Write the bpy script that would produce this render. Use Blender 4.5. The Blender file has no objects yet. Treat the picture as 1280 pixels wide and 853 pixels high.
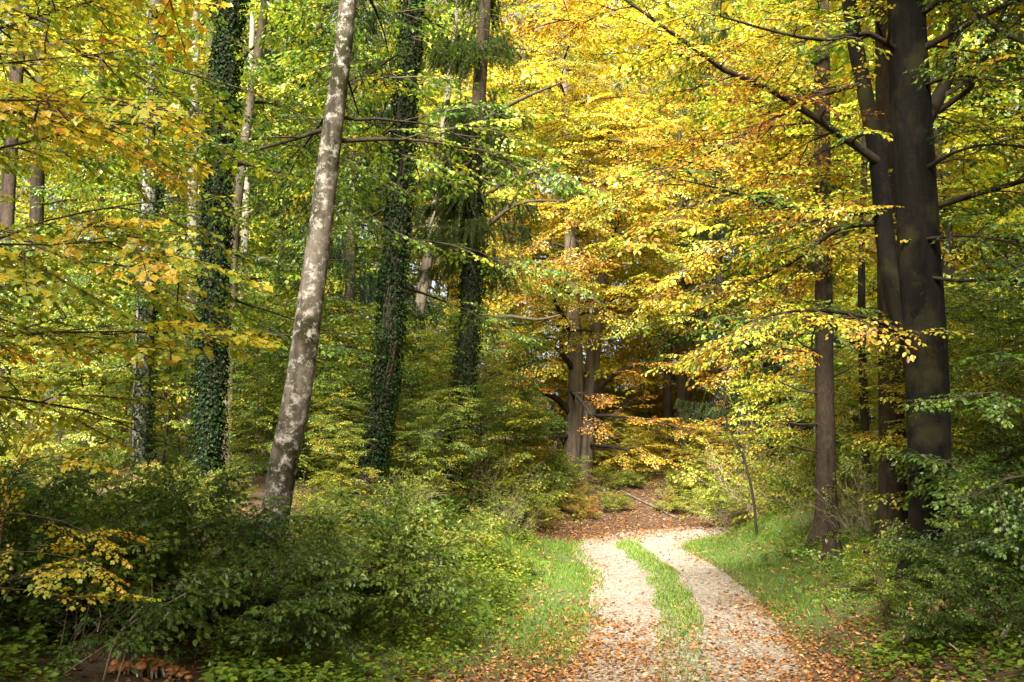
import bpy, math
import numpy as np
from mathutils import Vector

# ------------------------------------------------------------------ camera, sky, sun, exposure
scene = bpy.context.scene
COL = scene.collection
F_PX, CX, CY = 1244.0, 640.0, 426.5           # photograph is 1280 x 853
CAM_Z, PITCH = 2.4, math.radians(6.1)
cam_d = bpy.data.cameras.new('camera')
cam_d.sensor_width = 36.0
cam_d.lens = 36.0 * F_PX / 1280.0
cam_d.clip_end = 2000.0
cam = bpy.data.objects.new('camera', cam_d)
COL.objects.link(cam)
cam.location = (0, 0, CAM_Z)
cam.rotation_euler = (math.radians(90) + PITCH, 0, 0)
scene.camera = cam

SUN_EL, SUN_AZ = math.radians(43), math.radians(194)       # azimuth from +Y towards +X
world = bpy.data.worlds.new('World')
scene.world = world
world.use_nodes = True
wn = world.node_tree.nodes
wl = world.node_tree.links
sky = wn.new('ShaderNodeTexSky')
sky.sky_type = 'NISHITA'
sky.sun_disc = False
sky.sun_elevation = SUN_EL
sky.sun_rotation = SUN_AZ
sky.air_density = 0.7
sky.dust_density = 5.0
sky.ozone_density = 0.6
hsv = wn.new('ShaderNodeHueSaturation')            # thin bright cloud: the sky is nearly white
hsv.inputs['Saturation'].default_value = 0.25
wl.new(sky.outputs[0], hsv.inputs['Color'])
wl.new(hsv.outputs[0], wn['Background'].inputs[0])
wn['Background'].inputs[1].default_value = 0.05

sun_d = bpy.data.lights.new('sun', 'SUN')
sun_d.energy = 5.0
sun_d.angle = math.radians(18)
sun_d.color = (1.0, 0.93, 0.80)
sun = bpy.data.objects.new('sun', sun_d)
COL.objects.link(sun)
to_sun = Vector((math.sin(SUN_AZ) * math.cos(SUN_EL), math.cos(SUN_AZ) * math.cos(SUN_EL), math.sin(SUN_EL)))
sun.rotation_euler = to_sun.to_track_quat('Z', 'Y').to_euler()
sun.location = (0, 0, 40)

scene.view_settings.view_transform = 'Standard'
scene.view_settings.look = 'None'
scene.view_settings.gamma = 1.0
scene.view_settings.use_curve_mapping = False
scene.view_settings.exposure = 2.7
scene.render.engine = 'CYCLES'
cy = scene.cycles
cy.max_bounces = 7
cy.diffuse_bounces = 4
cy.glossy_bounces = 2
cy.transmission_bounces = 5
cy.transparent_max_bounces = 4
cy.caustics_reflective = False
cy.caustics_refractive = False
cy.use_denoising = True

CAM = np.array([0.0, 0.0, CAM_Z])


def at(px, py, d):
    """pixel of the photograph and distance ahead (world y) to a point of the place"""
    cx, cyy = (px - CX) / F_PX, (CY - py) / F_PX
    y = math.cos(PITCH) - cyy * math.sin(PITCH)
    z = math.sin(PITCH) + cyy * math.cos(PITCH)
    return np.array([cx / y * d, d, CAM_Z + z / y * d])


# ------------------------------------------------------------------ small maths helpers
def sstep(a, b, x):
    t = np.clip((np.asarray(x, float) - a) / (b - a), 0, 1)
    return t * t * (3 - 2 * t)


def unit(v):
    v = np.asarray(v, float)
    return v / np.maximum(np.linalg.norm(v, axis=-1, keepdims=True), 1e-9)


def frames(d, n):
    x = unit(d)
    n = np.asarray(n, float)
    z = unit(n - (n * x).sum(-1, keepdims=True) * x + 1e-6)
    y = np.cross(z, x)
    return np.stack([x, y, z], axis=-1)          # columns


def lownoise(x, y, f=1.0, seed=0):
    r = np.random.default_rng(seed)
    o = 0
    for k in range(5):
        a, p = r.uniform(0, 6.28, 2)
        ff = f * (0.7 + 0.45 * k)
        o = o + np.sin((x * np.cos(a) + y * np.sin(a)) * ff + p) / (1 + 0.5 * k)
    return o / 2.2


def resample(pts, step):
    """Catmull-Rom through rows of (x, y, z, r)"""
    P = np.asarray(pts, float)
    Q = np.vstack([2 * P[0] - P[1], P, 2 * P[-1] - P[-2]])
    out = []
    for i in range(1, len(Q) - 2):
        n = max(1, int(np.linalg.norm(Q[i + 1, :3] - Q[i, :3]) / step))
        for t in np.arange(n) / n:
            a, b, c, d = Q[i - 1], Q[i], Q[i + 1], Q[i + 2]
            out.append(.5 * ((2 * b) + (-a + c) * t + (2 * a - 5 * b + 4 * c - d) * t * t + (-a + 3 * b - 3 * c + d) * t ** 3))
    out.append(P[-1])
    out = np.array(out)
    out[:, 3] = np.maximum(out[:, 3], 0.002)
    return out


# ------------------------------------------------------------------ mesh building
class Soup:
    """verts and faces gathered in numpy, written once as one mesh"""
    def __init__(self):
        self.v, self.f, self.t, self.m, self.n = [], [], [], [], 0

    def add(self, v, f, tint=0.5, mat=0):
        v = np.asarray(v, float).reshape(-1, 3)
        f = np.asarray(f, np.int64)
        k = f.shape[1]
        self.v.append(v)
        self.f.append(f + self.n)
        tt = np.broadcast_to(np.asarray(tint, float), (len(f),)) if np.ndim(tint) == 0 else np.asarray(tint, float)
        self.t.append(tt)
        self.m.append(np.full(len(f), mat, np.int32))
        self.n += len(v)

    def stamp(self, tv, tf, M, T, tint, mat=0, ftint=None):
        """copies of a template (verts tv, faces tf); M (n,3,3), T (n,3), tint (n,); ftint per template face is added"""
        if len(T) == 0:
            return
        v = np.einsum('nij,vj->nvi', M, tv) + T[:, None, :]
        f = (tf[None] + (np.arange(len(T)) * len(tv))[:, None, None]).reshape(-1, tf.shape[1])
        tt = np.asarray(tint, float)[:, None] + (0 if ftint is None else ftint[None, :]) + np.zeros((1, len(tf)))
        self.add(v.reshape(-1, 3), f, tt.reshape(-1), mat)

    def mesh(self, name, mats, origin=(0, 0, 0), smooth=False):
        me = bpy.data.meshes.new(name)
        if not self.v:
            return me
        v = np.concatenate(self.v) - np.asarray(origin)
        me.vertices.add(len(v))
        me.vertices.foreach_set('co', v.astype(np.float32).ravel())
        tot = np.concatenate([np.full(len(f), f.shape[1], np.int32) for f in self.f])
        lv = np.concatenate([f.ravel() for f in self.f]).astype(np.int32)
        me.loops.add(len(lv))
        me.loops.foreach_set('vertex_index', lv)
        me.polygons.add(len(tot))
        me.polygons.foreach_set('loop_start', (np.cumsum(tot) - tot).astype(np.int32))
        me.polygons.foreach_set('loop_total', tot)
        me.polygons.foreach_set('material_index', np.concatenate(self.m))
        me.polygons.foreach_set('use_smooth', np.full(len(tot), smooth, bool))
        a = me.attributes.new('tint', 'FLOAT', 'FACE')
        a.data.foreach_set('value', np.concatenate(self.t).astype(np.float32))
        for m in mats:
            me.materials.append(m)
        me.update(calc_edges=True)
        return me


def link(name, me, parent=None, loc=(0, 0, 0), **props):
    o = bpy.data.objects.new(name, me)
    COL.objects.link(o)
    o.location = loc
    if parent is not None:
        o.parent = parent
    for k, v in props.items():
        if v is not None:
            o[k] = v
    return o


def thing(name, label, category, loc=(0, 0, 0), group=None, rz=0.0):
    o = link(name, None, None, loc, label=label, category=category, group=group)
    o.rotation_euler = (0, 0, rz)
    o.empty_display_size = 0.3
    return o


def copy_tree(root, loc, rz, scale, label=None, group=None, shift=0.0):
    r = root.copy()
    COL.objects.link(r)
    r.location = loc
    r.rotation_euler = (0, 0, rz)
    r.scale = (scale,) * 3
    if label:
        r['label'] = label
    if group:
        r['group'] = group
    for ch in list(root.children):
        c = ch.copy()
        COL.objects.link(c)
        c.parent = r
        c['tint_shift'] = shift
    return r


def tube(P, sides=8, rough=0.0, rng=None, cap=True):
    """tapered tube through rows (x, y, z, r); returns verts, quads"""
    P = np.asarray(P, float)
    n = len(P)
    tan = unit(np.gradient(P[:, :3], axis=0))
    u = np.zeros((n, 3))
    ref = np.array([1.0, 0, 0]) if abs(tan[0, 0]) < 0.8 else np.array([0, 1.0, 0])
    u[0] = unit(ref - (ref @ tan[0]) * tan[0])
    for i in range(1, n):
        u[i] = unit(u[i - 1] - (u[i - 1] @ tan[i]) * tan[i])
    w = np.cross(tan, u)
    a = np.arange(sides) / sides * 2 * np.pi
    r = P[:, 3:4] * np.ones((1, sides))
    if rough and rng is not None:
        ph = rng.uniform(0, 6.28, 6)
        h = np.arange(n)[:, None]
        r = r * (1 + rough * (np.sin(a * 2 + ph[0] + h * .17) + np.sin(a * 3 + ph[1] - h * .11) * .7 + np.sin(a * 5 + ph[2] + h * .31) * .5)
                 + rough * .35 * rng.normal(size=r.shape))
    v = P[:, None, :3] + r[..., None] * (np.cos(a)[None, :, None] * u[:, None] + np.sin(a)[None, :, None] * w[:, None])
    i, j = np.meshgrid(np.arange(n - 1), np.arange(sides), indexing='ij')
    k = (j + 1) % sides
    q = np.stack([i * sides + j, i * sides + k, (i + 1) * sides + k, (i + 1) * sides + j], -1).reshape(-1, 4)
    return v.reshape(-1, 3), q


# ------------------------------------------------------------------ materials
def new_mat(name):
    m = bpy.data.materials.new(name)
    m.use_nodes = True
    nt = m.node_tree
    nt.nodes.clear()
    return m, nt, nt.nodes, nt.links


def ramp(nodes, stops):
    r = nodes.new('ShaderNodeValToRGB')
    e = r.color_ramp.elements
    e[0].position, e[0].color = stops[0][0], (*stops[0][1], 1)
    e[1].position, e[1].color = stops[-1][0], (*stops[-1][1], 1)
    for p, c in stops[1:-1]:
        x = e.new(p)
        x.color = (*c, 1)
    return r


def leaf_mat(name, stops, trans=0.5, gloss=0.06, rough=0.45):
    m, nt, N, L = new_mat(name)
    at_ = N.new('ShaderNodeAttribute'); at_.attribute_name = 'tint'
    sh = N.new('ShaderNodeAttribute'); sh.attribute_type = 'OBJECT'; sh.attribute_name = 'tint_shift'
    ad = N.new('ShaderNodeMath'); ad.operation = 'ADD'
    L.new(at_.outputs['Fac'], ad.inputs[0]); L.new(sh.outputs['Fac'], ad.inputs[1])
    tc = N.new('ShaderNodeTexCoord')
    no = N.new('ShaderNodeTexNoise'); no.inputs['Scale'].default_value = 38.0; no.inputs['Detail'].default_value = 2
    L.new(tc.outputs['Object'], no.inputs['Vector'])
    ma = N.new('ShaderNodeMath'); ma.operation = 'MULTIPLY_ADD'
    ma.inputs[1].default_value = 0.22; L.new(no.outputs['Fac'], ma.inputs[0])
    su = N.new('ShaderNodeMath'); su.operation = 'SUBTRACT'; su.inputs[1].default_value = 0.05
    L.new(ad.outputs[0], su.inputs[0]); L.new(su.outputs[0], ma.inputs[2])
    rp = ramp(N, stops); L.new(ma.outputs[0], rp.inputs[0])
    di = N.new('ShaderNodeBsdfDiffuse'); tr = N.new('ShaderNodeBsdfTranslucent'); gl = N.new('ShaderNodeBsdfGlossy')
    gl.inputs['Roughness'].default_value = rough
    L.new(rp.outputs[0], di.inputs[0]); L.new(rp.outputs[0], tr.inputs[0])
    m1 = N.new('ShaderNodeMixShader'); m1.inputs[0].default_value = trans
    L.new(di.outputs[0], m1.inputs[1]); L.new(tr.outputs[0], m1.inputs[2])
    m2 = N.new('ShaderNodeMixShader'); m2.inputs[0].default_value = gloss
    L.new(m1.outputs[0], m2.inputs[1]); L.new(gl.outputs[0], m2.inputs[2])
    o = N.new('ShaderNodeOutputMaterial'); L.new(m2.outputs[0], o.inputs[0])
    return m


AUTUMN = [(0.0, (0.022, 0.055, 0.010)), (0.18, (0.055, 0.125, 0.014)), (0.36, (0.16, 0.285, 0.018)), (0.50, (0.40, 0.43, 0.022)),
          (0.66, (0.70, 0.50, 0.025)), (0.80, (0.66, 0.31, 0.022)), (0.90, (0.46, 0.15, 0.02)), (1.0, (0.17, 0.06, 0.02))]
M_LEAF = leaf_mat('autumn_leaf', AUTUMN, 0.52, 0.05)
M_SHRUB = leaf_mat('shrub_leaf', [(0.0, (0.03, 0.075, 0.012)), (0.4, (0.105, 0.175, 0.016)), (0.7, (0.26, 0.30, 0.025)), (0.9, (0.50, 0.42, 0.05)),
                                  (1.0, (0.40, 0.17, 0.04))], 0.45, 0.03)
M_IVY = leaf_mat('ivy_leaf', [(0.0, (0.005, 0.013, 0.004)), (0.6, (0.011, 0.028, 0.006)), (1.0, (0.04, 0.08, 0.015))], 0.2, 0.012, 0.5)
M_NEEDLE = leaf_mat('spruce_needle', [(0.0, (0.025, 0.050, 0.022)), (0.6, (0.060, 0.105, 0.042)), (1.0, (0.14, 0.18, 0.06))], 0.3, 0.05)
M_GRASS = leaf_mat('grass_blade', [(0.0, (0.05, 0.11, 0.012)), (0.5, (0.12, 0.23, 0.02)), (0.8, (0.26, 0.34, 0.035)), (1.0, (0.42, 0.36, 0.14))], 0.4, 0.03)
M_LITTER = leaf_mat('fallen_leaf', [(0.0, (0.07, 0.032, 0.016)), (0.3, (0.20, 0.085, 0.03)), (0.55, (0.36, 0.15, 0.04)), (0.75, (0.44, 0.27, 0.12)),
                                    (0.9, (0.55, 0.36, 0.06)), (1.0, (0.60, 0.48, 0.30))], 0.15, 0.05)
M_DRY = leaf_mat('dry_leaf', [(0.0, (0.10, 0.045, 0.02)), (0.6, (0.28, 0.14, 0.055)), (1.0, (0.42, 0.25, 0.10))], 0.3, 0.04)


def bark_mat(name, base, dark, spots=None, spot_scale=9.0, spot_lo=0.62, moss=None, moss_lo=0.55, ridge=14.0, stretch=0.25, bump=0.5, dots=None):
    m, nt, N, L = new_mat(name)
    tc = N.new('ShaderNodeTexCoord')
    mp = N.new('ShaderNodeMapping'); mp.inputs['Scale'].default_value = (1, 1, stretch)
    L.new(tc.outputs['Object'], mp.inputs['Vector'])
    n1 = N.new('ShaderNodeTexNoise'); n1.inputs['Scale'].default_value = ridge; n1.inputs['Detail'].default_value = 10
    n1.inputs['Roughness'].default_value = 0.74
    L.new(mp.outputs[0], n1.inputs['Vector'])
    r1 = ramp(N, [(0.3, dark), (0.68, base)])
    L.new(n1.outputs['Fac'], r1.inputs[0])
    col = r1.outputs[0]

    def over(color, scale, lo, width, detail, vec, rough=0.6):
        nonlocal col
        n = N.new('ShaderNodeTexNoise'); n.inputs['Scale'].default_value = scale; n.inputs['Detail'].default_value = detail
        n.inputs['Roughness'].default_value = rough
        L.new(vec, n.inputs['Vector'])
        r = ramp(N, [(lo, (0, 0, 0)), (lo + width, (1, 1, 1))]); L.new(n.outputs['Fac'], r.inputs[0])
        mx = N.new('ShaderNodeMixRGB'); mx.inputs[2].default_value = (*color, 1)
        L.new(r.outputs[0], mx.inputs[0]); L.new(col, mx.inputs[1])
        col = mx.outputs[0]
    mp2 = N.new('ShaderNodeMapping'); mp2.inputs['Scale'].default_value = (1, 1, .10)
    L.new(tc.outputs['Object'], mp2.inputs['Vector'])
    over(tuple(c * .7 for c in dark), 5.0, .50, .16, 6, mp2.outputs[0])
    if moss:
        over(moss, 1.7, moss_lo, 0.14, 5, tc.outputs['Object'])
    if spots:
        over(spots, spot_scale, spot_lo, 0.10, 9, tc.outputs['Object'], 0.78)
    if dots:
        over(dots, 9.0, 0.60, 0.07, 8, tc.outputs['Object'], 0.75)
    bp = N.new('ShaderNodeBump'); bp.inputs['Strength'].default_value = bump; bp.inputs['Distance'].default_value = 0.03
    L.new(n1.outputs['Fac'], bp.inputs['Height'])
    b = N.new('ShaderNodeBsdfPrincipled')
    b.inputs['Roughness'].default_value = 0.9
    b.inputs['Specular IOR Level'].default_value = 0.12
    L.new(col, b.inputs['Base Color']); L.new(bp.outputs[0], b.inputs['Normal'])
    o = N.new('ShaderNodeOutputMaterial'); L.new(b.outputs[0], o.inputs[0])
    return m


M_BARK_MOTTLED = bark_mat('mottled_bark', (0.15, 0.127, 0.102), (0.05, 0.042, 0.032), (0.32, 0.295, 0.255), 6.5, 0.51, (0.022, 0.022, 0.008), 0.45, 10, 0.6, 0.6, (0.022, 0.02, 0.015))
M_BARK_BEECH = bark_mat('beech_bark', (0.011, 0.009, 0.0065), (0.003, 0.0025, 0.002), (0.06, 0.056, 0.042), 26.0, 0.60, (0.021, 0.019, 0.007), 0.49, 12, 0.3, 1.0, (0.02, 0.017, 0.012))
M_BARK_SPRUCE = bark_mat('spruce_bark', (0.070, 0.052, 0.037), (0.020, 0.0145, 0.0105), (0.11, 0.105, 0.075), 14.0, 0.62, (0.10, 0.10, 0.045), 0.58, 22, 0.45, 0.9)
M_BARK_GREY = bark_mat('grey_bark', (0.16, 0.13, 0.095), (0.08, 0.062, 0.045), (0.24, 0.22, 0.17), 12.0, 0.62, (0.12, 0.12, 0.05), 0.6, 8, 0.4, 0.3)
M_BARK_PALE = bark_mat('pale_bark', (0.26, 0.235, 0.195), (0.11, 0.095, 0.075), (0.34, 0.32, 0.28), 8.0, 0.55, (0.10, 0.11, 0.05), 0.62, 12, 0.8, 0.3)
M_BARK_DARK = bark_mat('dark_bark', (0.045, 0.036, 0.026), (0.018, 0.014, 0.01), None, 9, .6, (0.05, 0.055, 0.02), 0.56, 12, 0.4, 0.4)
M_TWIG = bark_mat('twig_bark', (0.10, 0.075, 0.05), (0.045, 0.034, 0.024), ridge=20, bump=0.1)
M_DRYTWIG = bark_mat('dry_stem', (0.36, 0.29, 0.20), (0.18, 0.14, 0.09), ridge=20, bump=0.1)


def ground_mat():
    m, nt, N, L = new_mat('forest_floor')
    tc = N.new('ShaderNodeTexCoord')
    n1 = N.new('ShaderNodeTexNoise'); n1.inputs['Scale'].default_value = 9; n1.inputs['Detail'].default_value = 8; n1.inputs['Roughness'].default_value = 0.7
    L.new(tc.outputs['Object'], n1.inputs['Vector'])
    soil = ramp(N, [(0.25, (0.025, 0.016, 0.010)), (0.5, (0.065, 0.038, 0.019)), (0.75, (0.12, 0.066, 0.03))])
    grass = ramp(N, [(0.25, (0.03, 0.05, 0.012)), (0.55, (0.075, 0.11, 0.02)), (0.8, (0.15, 0.14, 0.04))])
    L.new(n1.outputs['Fac'], soil.inputs[0]); L.new(n1.outputs['Fac'], grass.inputs[0])
    a = N.new('ShaderNodeAttribute'); a.attribute_name = 'grassy'
    mx = N.new('ShaderNodeMixRGB')
    L.new(a.outputs['Fac'], mx.inputs[0]); L.new(soil.outputs[0], mx.inputs[1]); L.new(grass.outputs[0], mx.inputs[2])
    bp = N.new('ShaderNodeBump'); bp.inputs['Strength'].default_value = 0.7; bp.inputs['Distance'].default_value = 0.05
    L.new(n1.outputs['Fac'], bp.inputs['Height'])
    b = N.new('ShaderNodeBsdfPrincipled'); b.inputs['Roughness'].default_value = 0.95
    L.new(mx.outputs[0], b.inputs['Base Color']); L.new(bp.outputs[0], b.inputs['Normal'])
    o = N.new('ShaderNodeOutputMaterial'); L.new(b.outputs[0], o.inputs[0])
    return m


def gravel_mat():
    m, nt, N, L = new_mat('pale_gravel')
    tc = N.new('ShaderNodeTexCoord')
    v = N.new('ShaderNodeTexVoronoi'); v.inputs['Scale'].default_value = 34; v.inputs['Randomness'].default_value = 1
    L.new(tc.outputs['Object'], v.inputs['Vector'])
    n = N.new('ShaderNodeTexNoise'); n.inputs['Scale'].default_value = 2.2; n.inputs['Detail'].default_value = 7; n.inputs['Roughness'].default_value = 0.7
    L.new(tc.outputs['Object'], n.inputs['Vector'])
    hs = N.new('ShaderNodeSeparateColor'); L.new(v.outputs['Color'], hs.inputs[0])
    stone = ramp(N, [(0.0, (0.10, 0.08, 0.06)), (0.4, (0.22, 0.18, 0.145)), (0.8, (0.32, 0.275, 0.23)), (1.0, (0.46, 0.42, 0.36))])
    L.new(hs.outputs[0], stone.inputs[0])
    dirt = ramp(N, [(0.42, (0, 0, 0)), (0.66, (1, 1, 1))]); L.new(n.outputs['Fac'], dirt.inputs[0])
    mx = N.new('ShaderNodeMixRGB'); mx.inputs[2].default_value = (0.16, 0.115, 0.075, 1)
    ml = N.new('ShaderNodeMath'); ml.operation = 'MULTIPLY'; ml.inputs[1].default_value = 0.6
    L.new(dirt.outputs[0], ml.inputs[0]); L.new(ml.outputs[0], mx.inputs[0]); L.new(stone.outputs[0], mx.inputs[1])
    bp = N.new('ShaderNodeBump'); bp.inputs['Strength'].default_value = 0.8; bp.inputs['Distance'].default_value = 0.02; bp.invert = True
    L.new(v.outputs['Distance'], bp.inputs['Height'])
    b = N.new('ShaderNodeBsdfPrincipled'); b.inputs['Roughness'].default_value = 0.9
    L.new(mx.outputs[0], b.inputs['Base Color']); L.new(bp.outputs[0], b.inputs['Normal'])
    o = N.new('ShaderNodeOutputMaterial'); L.new(b.outputs[0], o.inputs[0])
    return m


# ------------------------------------------------------------------ the ground and the track
ROAD = np.array([(-2.6, -10, 0, 1), (-0.5, 0, 0, 1), (1.68, 10.2, 0, 1), (2.52, 15.7, 0, 1), (2.85, 20, 0, 1), (2.82, 22.8, 0, 1), (2.85, 25, 0, 1),
                 (3.5, 27.0, 0, 1), (5.0, 28.8, 0, 1), (7.4, 30.4, 0, 1), (11, 32, 0, 1), (18, 34.5, 0, 1), (30, 38, 0, 1), (70, 52, 0, 1)], float)
RC = resample(ROAD, 0.25)[:, :2]
RT = unit(np.gradient(RC, axis=0))
ARC = np.concatenate([[0], np.cumsum(np.linalg.norm(np.diff(RC, axis=0), axis=1))])


def road_s(x, y):
    """signed distance from the middle of the track, left positive, in chunks"""
    x = np.asarray(x, float).ravel(); y = np.asarray(y, float).ravel()
    s = np.empty(len(x))
    for a in range(0, len(x), 20000):
        dx = x[a:a + 20000, None] - RC[None, :, 0]; dy = y[a:a + 20000, None] - RC[None, :, 1]
        d2 = dx * dx + dy * dy
        k = d2.argmin(1); i = np.arange(len(k))
        cr = RT[k, 0] * dy[i, k] - RT[k, 1] * dx[i, k]
        s[a:a + 20000] = np.sqrt(d2[i, k]) * np.where(cr >= 0, 1, -1)
    return s


GX = np.concatenate([np.linspace(-400, -32, 16)[:-1], np.arange(-32, 32.01, 0.25), np.linspace(32, 400, 16)[1:]])
GY = np.concatenate([np.linspace(-300, -8, 10)[:-1], np.arange(-8, 60.01, 0.25), np.linspace(60, 500, 20)[1:]])
gxx, gyy = np.meshgrid(GX, GY, indexing='ij')
S_GRID = road_s(gxx, gyy).reshape(gxx.shape)


def height_from(s, x, y):
    tl, tr = s - 1.3, -s - 1.3
    A = 0.55 + 1.15 * sstep(9, 21, y)
    hl = A * sstep(0.1, 6.5, tl) + 0.05 * np.clip(tl - 5, 0, 60)
    hr = 0.8 * sstep(0.0, 3.2, tr) + 0.045 * np.clip(tr - 3, 0, 60)
    hl = hl * (1 + .35 * sstep(20, 24, y) * (1 - sstep(25, 27.5, y)) * (1 - sstep(3, 8, tl)) - .22 * sstep(26, 29, y))
    bump = (lownoise(x, y, 0.9, 3) * 0.10 + lownoise(x, y, 2.6, 4) * 0.045) * sstep(1.3, 3.0, np.abs(s))
    return hl + hr + bump - 0.09 * (1 - sstep(1.2, 1.5, np.abs(s)))


H_GRID = height_from(S_GRID, gxx, gyy)


def gsample(G, x, y):
    x = np.asarray(x, float); y = np.asarray(y, float)
    i = np.clip(np.searchsorted(GX, x) - 1, 0, len(GX) - 2); j = np.clip(np.searchsorted(GY, y) - 1, 0, len(GY) - 2)
    fx = np.clip((x - GX[i]) / (GX[i + 1] - GX[i]), 0, 1); fy = np.clip((y - GY[j]) / (GY[j + 1] - GY[j]), 0, 1)
    return (G[i, j] * (1 - fx) * (1 - fy) + G[i + 1, j] * fx * (1 - fy) + G[i, j + 1] * (1 - fx) * fy + G[i + 1, j + 1] * fx * fy)


def profile(s):
    """cross-section of the track: two ruts and a raised grassy middle"""
    s = np.asarray(s, float)
    return 0.045 * np.exp(-(s / 0.38) ** 2) - 0.03 * np.exp(-((np.abs(s) - 0.75) / 0.26) ** 2) - 0.30 * sstep(1.22, 1.75, np.abs(s))


def ground(x, y):
    """height of whatever is on top there, track or forest floor"""
    s = gsample(S_GRID, x, y)
    return np.maximum(gsample(H_GRID, x, y), np.where(np.abs(s) < 2.1, profile(s), -9))


def gz(x, y):
    return float(ground(np.array([x]), np.array([y]))[0])


def grassy_mask(s, x, y):
    left = sstep(1.0, 1.35, s) * (1 - sstep(3.4, 4.6, s + lownoise(x, y, 1.3, 8) * .5)) * sstep(10, 13, y) * (1 - sstep(24.8, 26.8, y))
    right = sstep(1.15, 1.55, -s) * (1 - sstep(4.2, 6.0, -s)) * sstep(11, 15, y) * (1 - sstep(29, 31, y))
    return np.clip(left + right, 0, 1)


n1, n2 = len(GX), len(GY)
ii, jj = np.meshgrid(np.arange(n1 - 1), np.arange(n2 - 1), indexing='ij')
gq = np.stack([ii * n2 + jj, (ii + 1) * n2 + jj, (ii + 1) * n2 + jj + 1, ii * n2 + jj + 1], -1).reshape(-1, 4)
so = Soup(); so.add(np.stack([gxx, gyy, H_GRID], -1), gq)
me = so.mesh('ground', [ground_mat()], smooth=True)
ga = me.attributes.new('grassy', 'FLOAT', 'POINT')
ga.data.foreach_set('value', grassy_mask(S_GRID, gxx, gyy).astype(np.float32).ravel())
link('ground', me, kind='structure', label='leaf-littered forest floor rising in banks beside the track')

sa = np.concatenate([np.linspace(-2.3, -1.5, 7)[:-1], np.linspace(-1.5, 1.5, 25), np.linspace(1.5, 2.3, 7)[1:]])
RN = np.stack([-RT[:, 1], RT[:, 0]], -1)
edge = 1 + 0.05 * np.sin(ARC * 1.9)[:, None] * (np.abs(sa) > 1.45) + 0.03 * np.sin(ARC * 5.3 + 1)[:, None] * (np.abs(sa) > 1.45)
pos = RC[:, None, :] + RN[:, None, :] * (sa[None, :] * edge)[..., None]
pz = profile(sa)[None, :] + 0.010 * lownoise(pos[..., 0], pos[..., 1], 5, 5)
so = Soup()
i2, j2 = np.meshgrid(np.arange(len(RC) - 1), np.arange(len(sa) - 1), indexing='ij')
W = len(sa)
so.add(np.concatenate([pos, pz[..., None]], -1), np.stack([i2 * W + j2, (i2 + 1) * W + j2, (i2 + 1) * W + j2 + 1, i2 * W + j2 + 1], -1).reshape(-1, 4)[:, ::-1])
link('track', so.mesh('track', [gravel_mat()], smooth=True), kind='structure', label='pale gravel forest track with two ruts bending out of sight')

# ------------------------------------------------------------------ leaf and spray templates
LEAF2 = (np.array([[0, 0, 0], [.48, .36, .10], [1, 0, -.04], [.48, -.36, .10]]), np.array([[0, 2, 1], [0, 3, 2]]))
LEAF4 = (np.array([[0, 0, 0], [.20, .27, .05], [.62, .31, .07], [1, 0, -.08], [.62, -.31, .07], [.20, -.27, .05]]), np.array([[0, 3, 2, 1], [0, 5, 4, 3]]))
# broad lobed leaf: half outlines joined at the midrib
_l = [(-.02, .10), (.06, .42), (.30, .34), (.44, .58), (.62, .36), (.72, .26)]
_lv = [[0, 0, 0]] + [[x, y, .16 * y] for x, y in _l] + [[1, 0, -.07]] + [[x, -y, .16 * y] for x, y in _l] + [[.45, 0, 0]]
LEAFM = (np.array(_lv), np.array([[0, 14, 2], [0, 2, 1], [14, 3, 2], [14, 4, 3], [14, 5, 4], [14, 7, 6], [14, 6, 5],
                                  [0, 9, 14], [0, 8, 9], [14, 9, 10], [14, 10, 11], [14, 11, 12], [14, 13, 7], [14, 12, 13]])[:, ::1])


def rot_z(v, a):
    c, s = np.cos(a), np.sin(a)
    return np.stack([v[..., 0] * c - v[..., 1] * s, v[..., 0] * s + v[..., 1] * c, v[..., 2] + 0 * c], -1)


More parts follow.
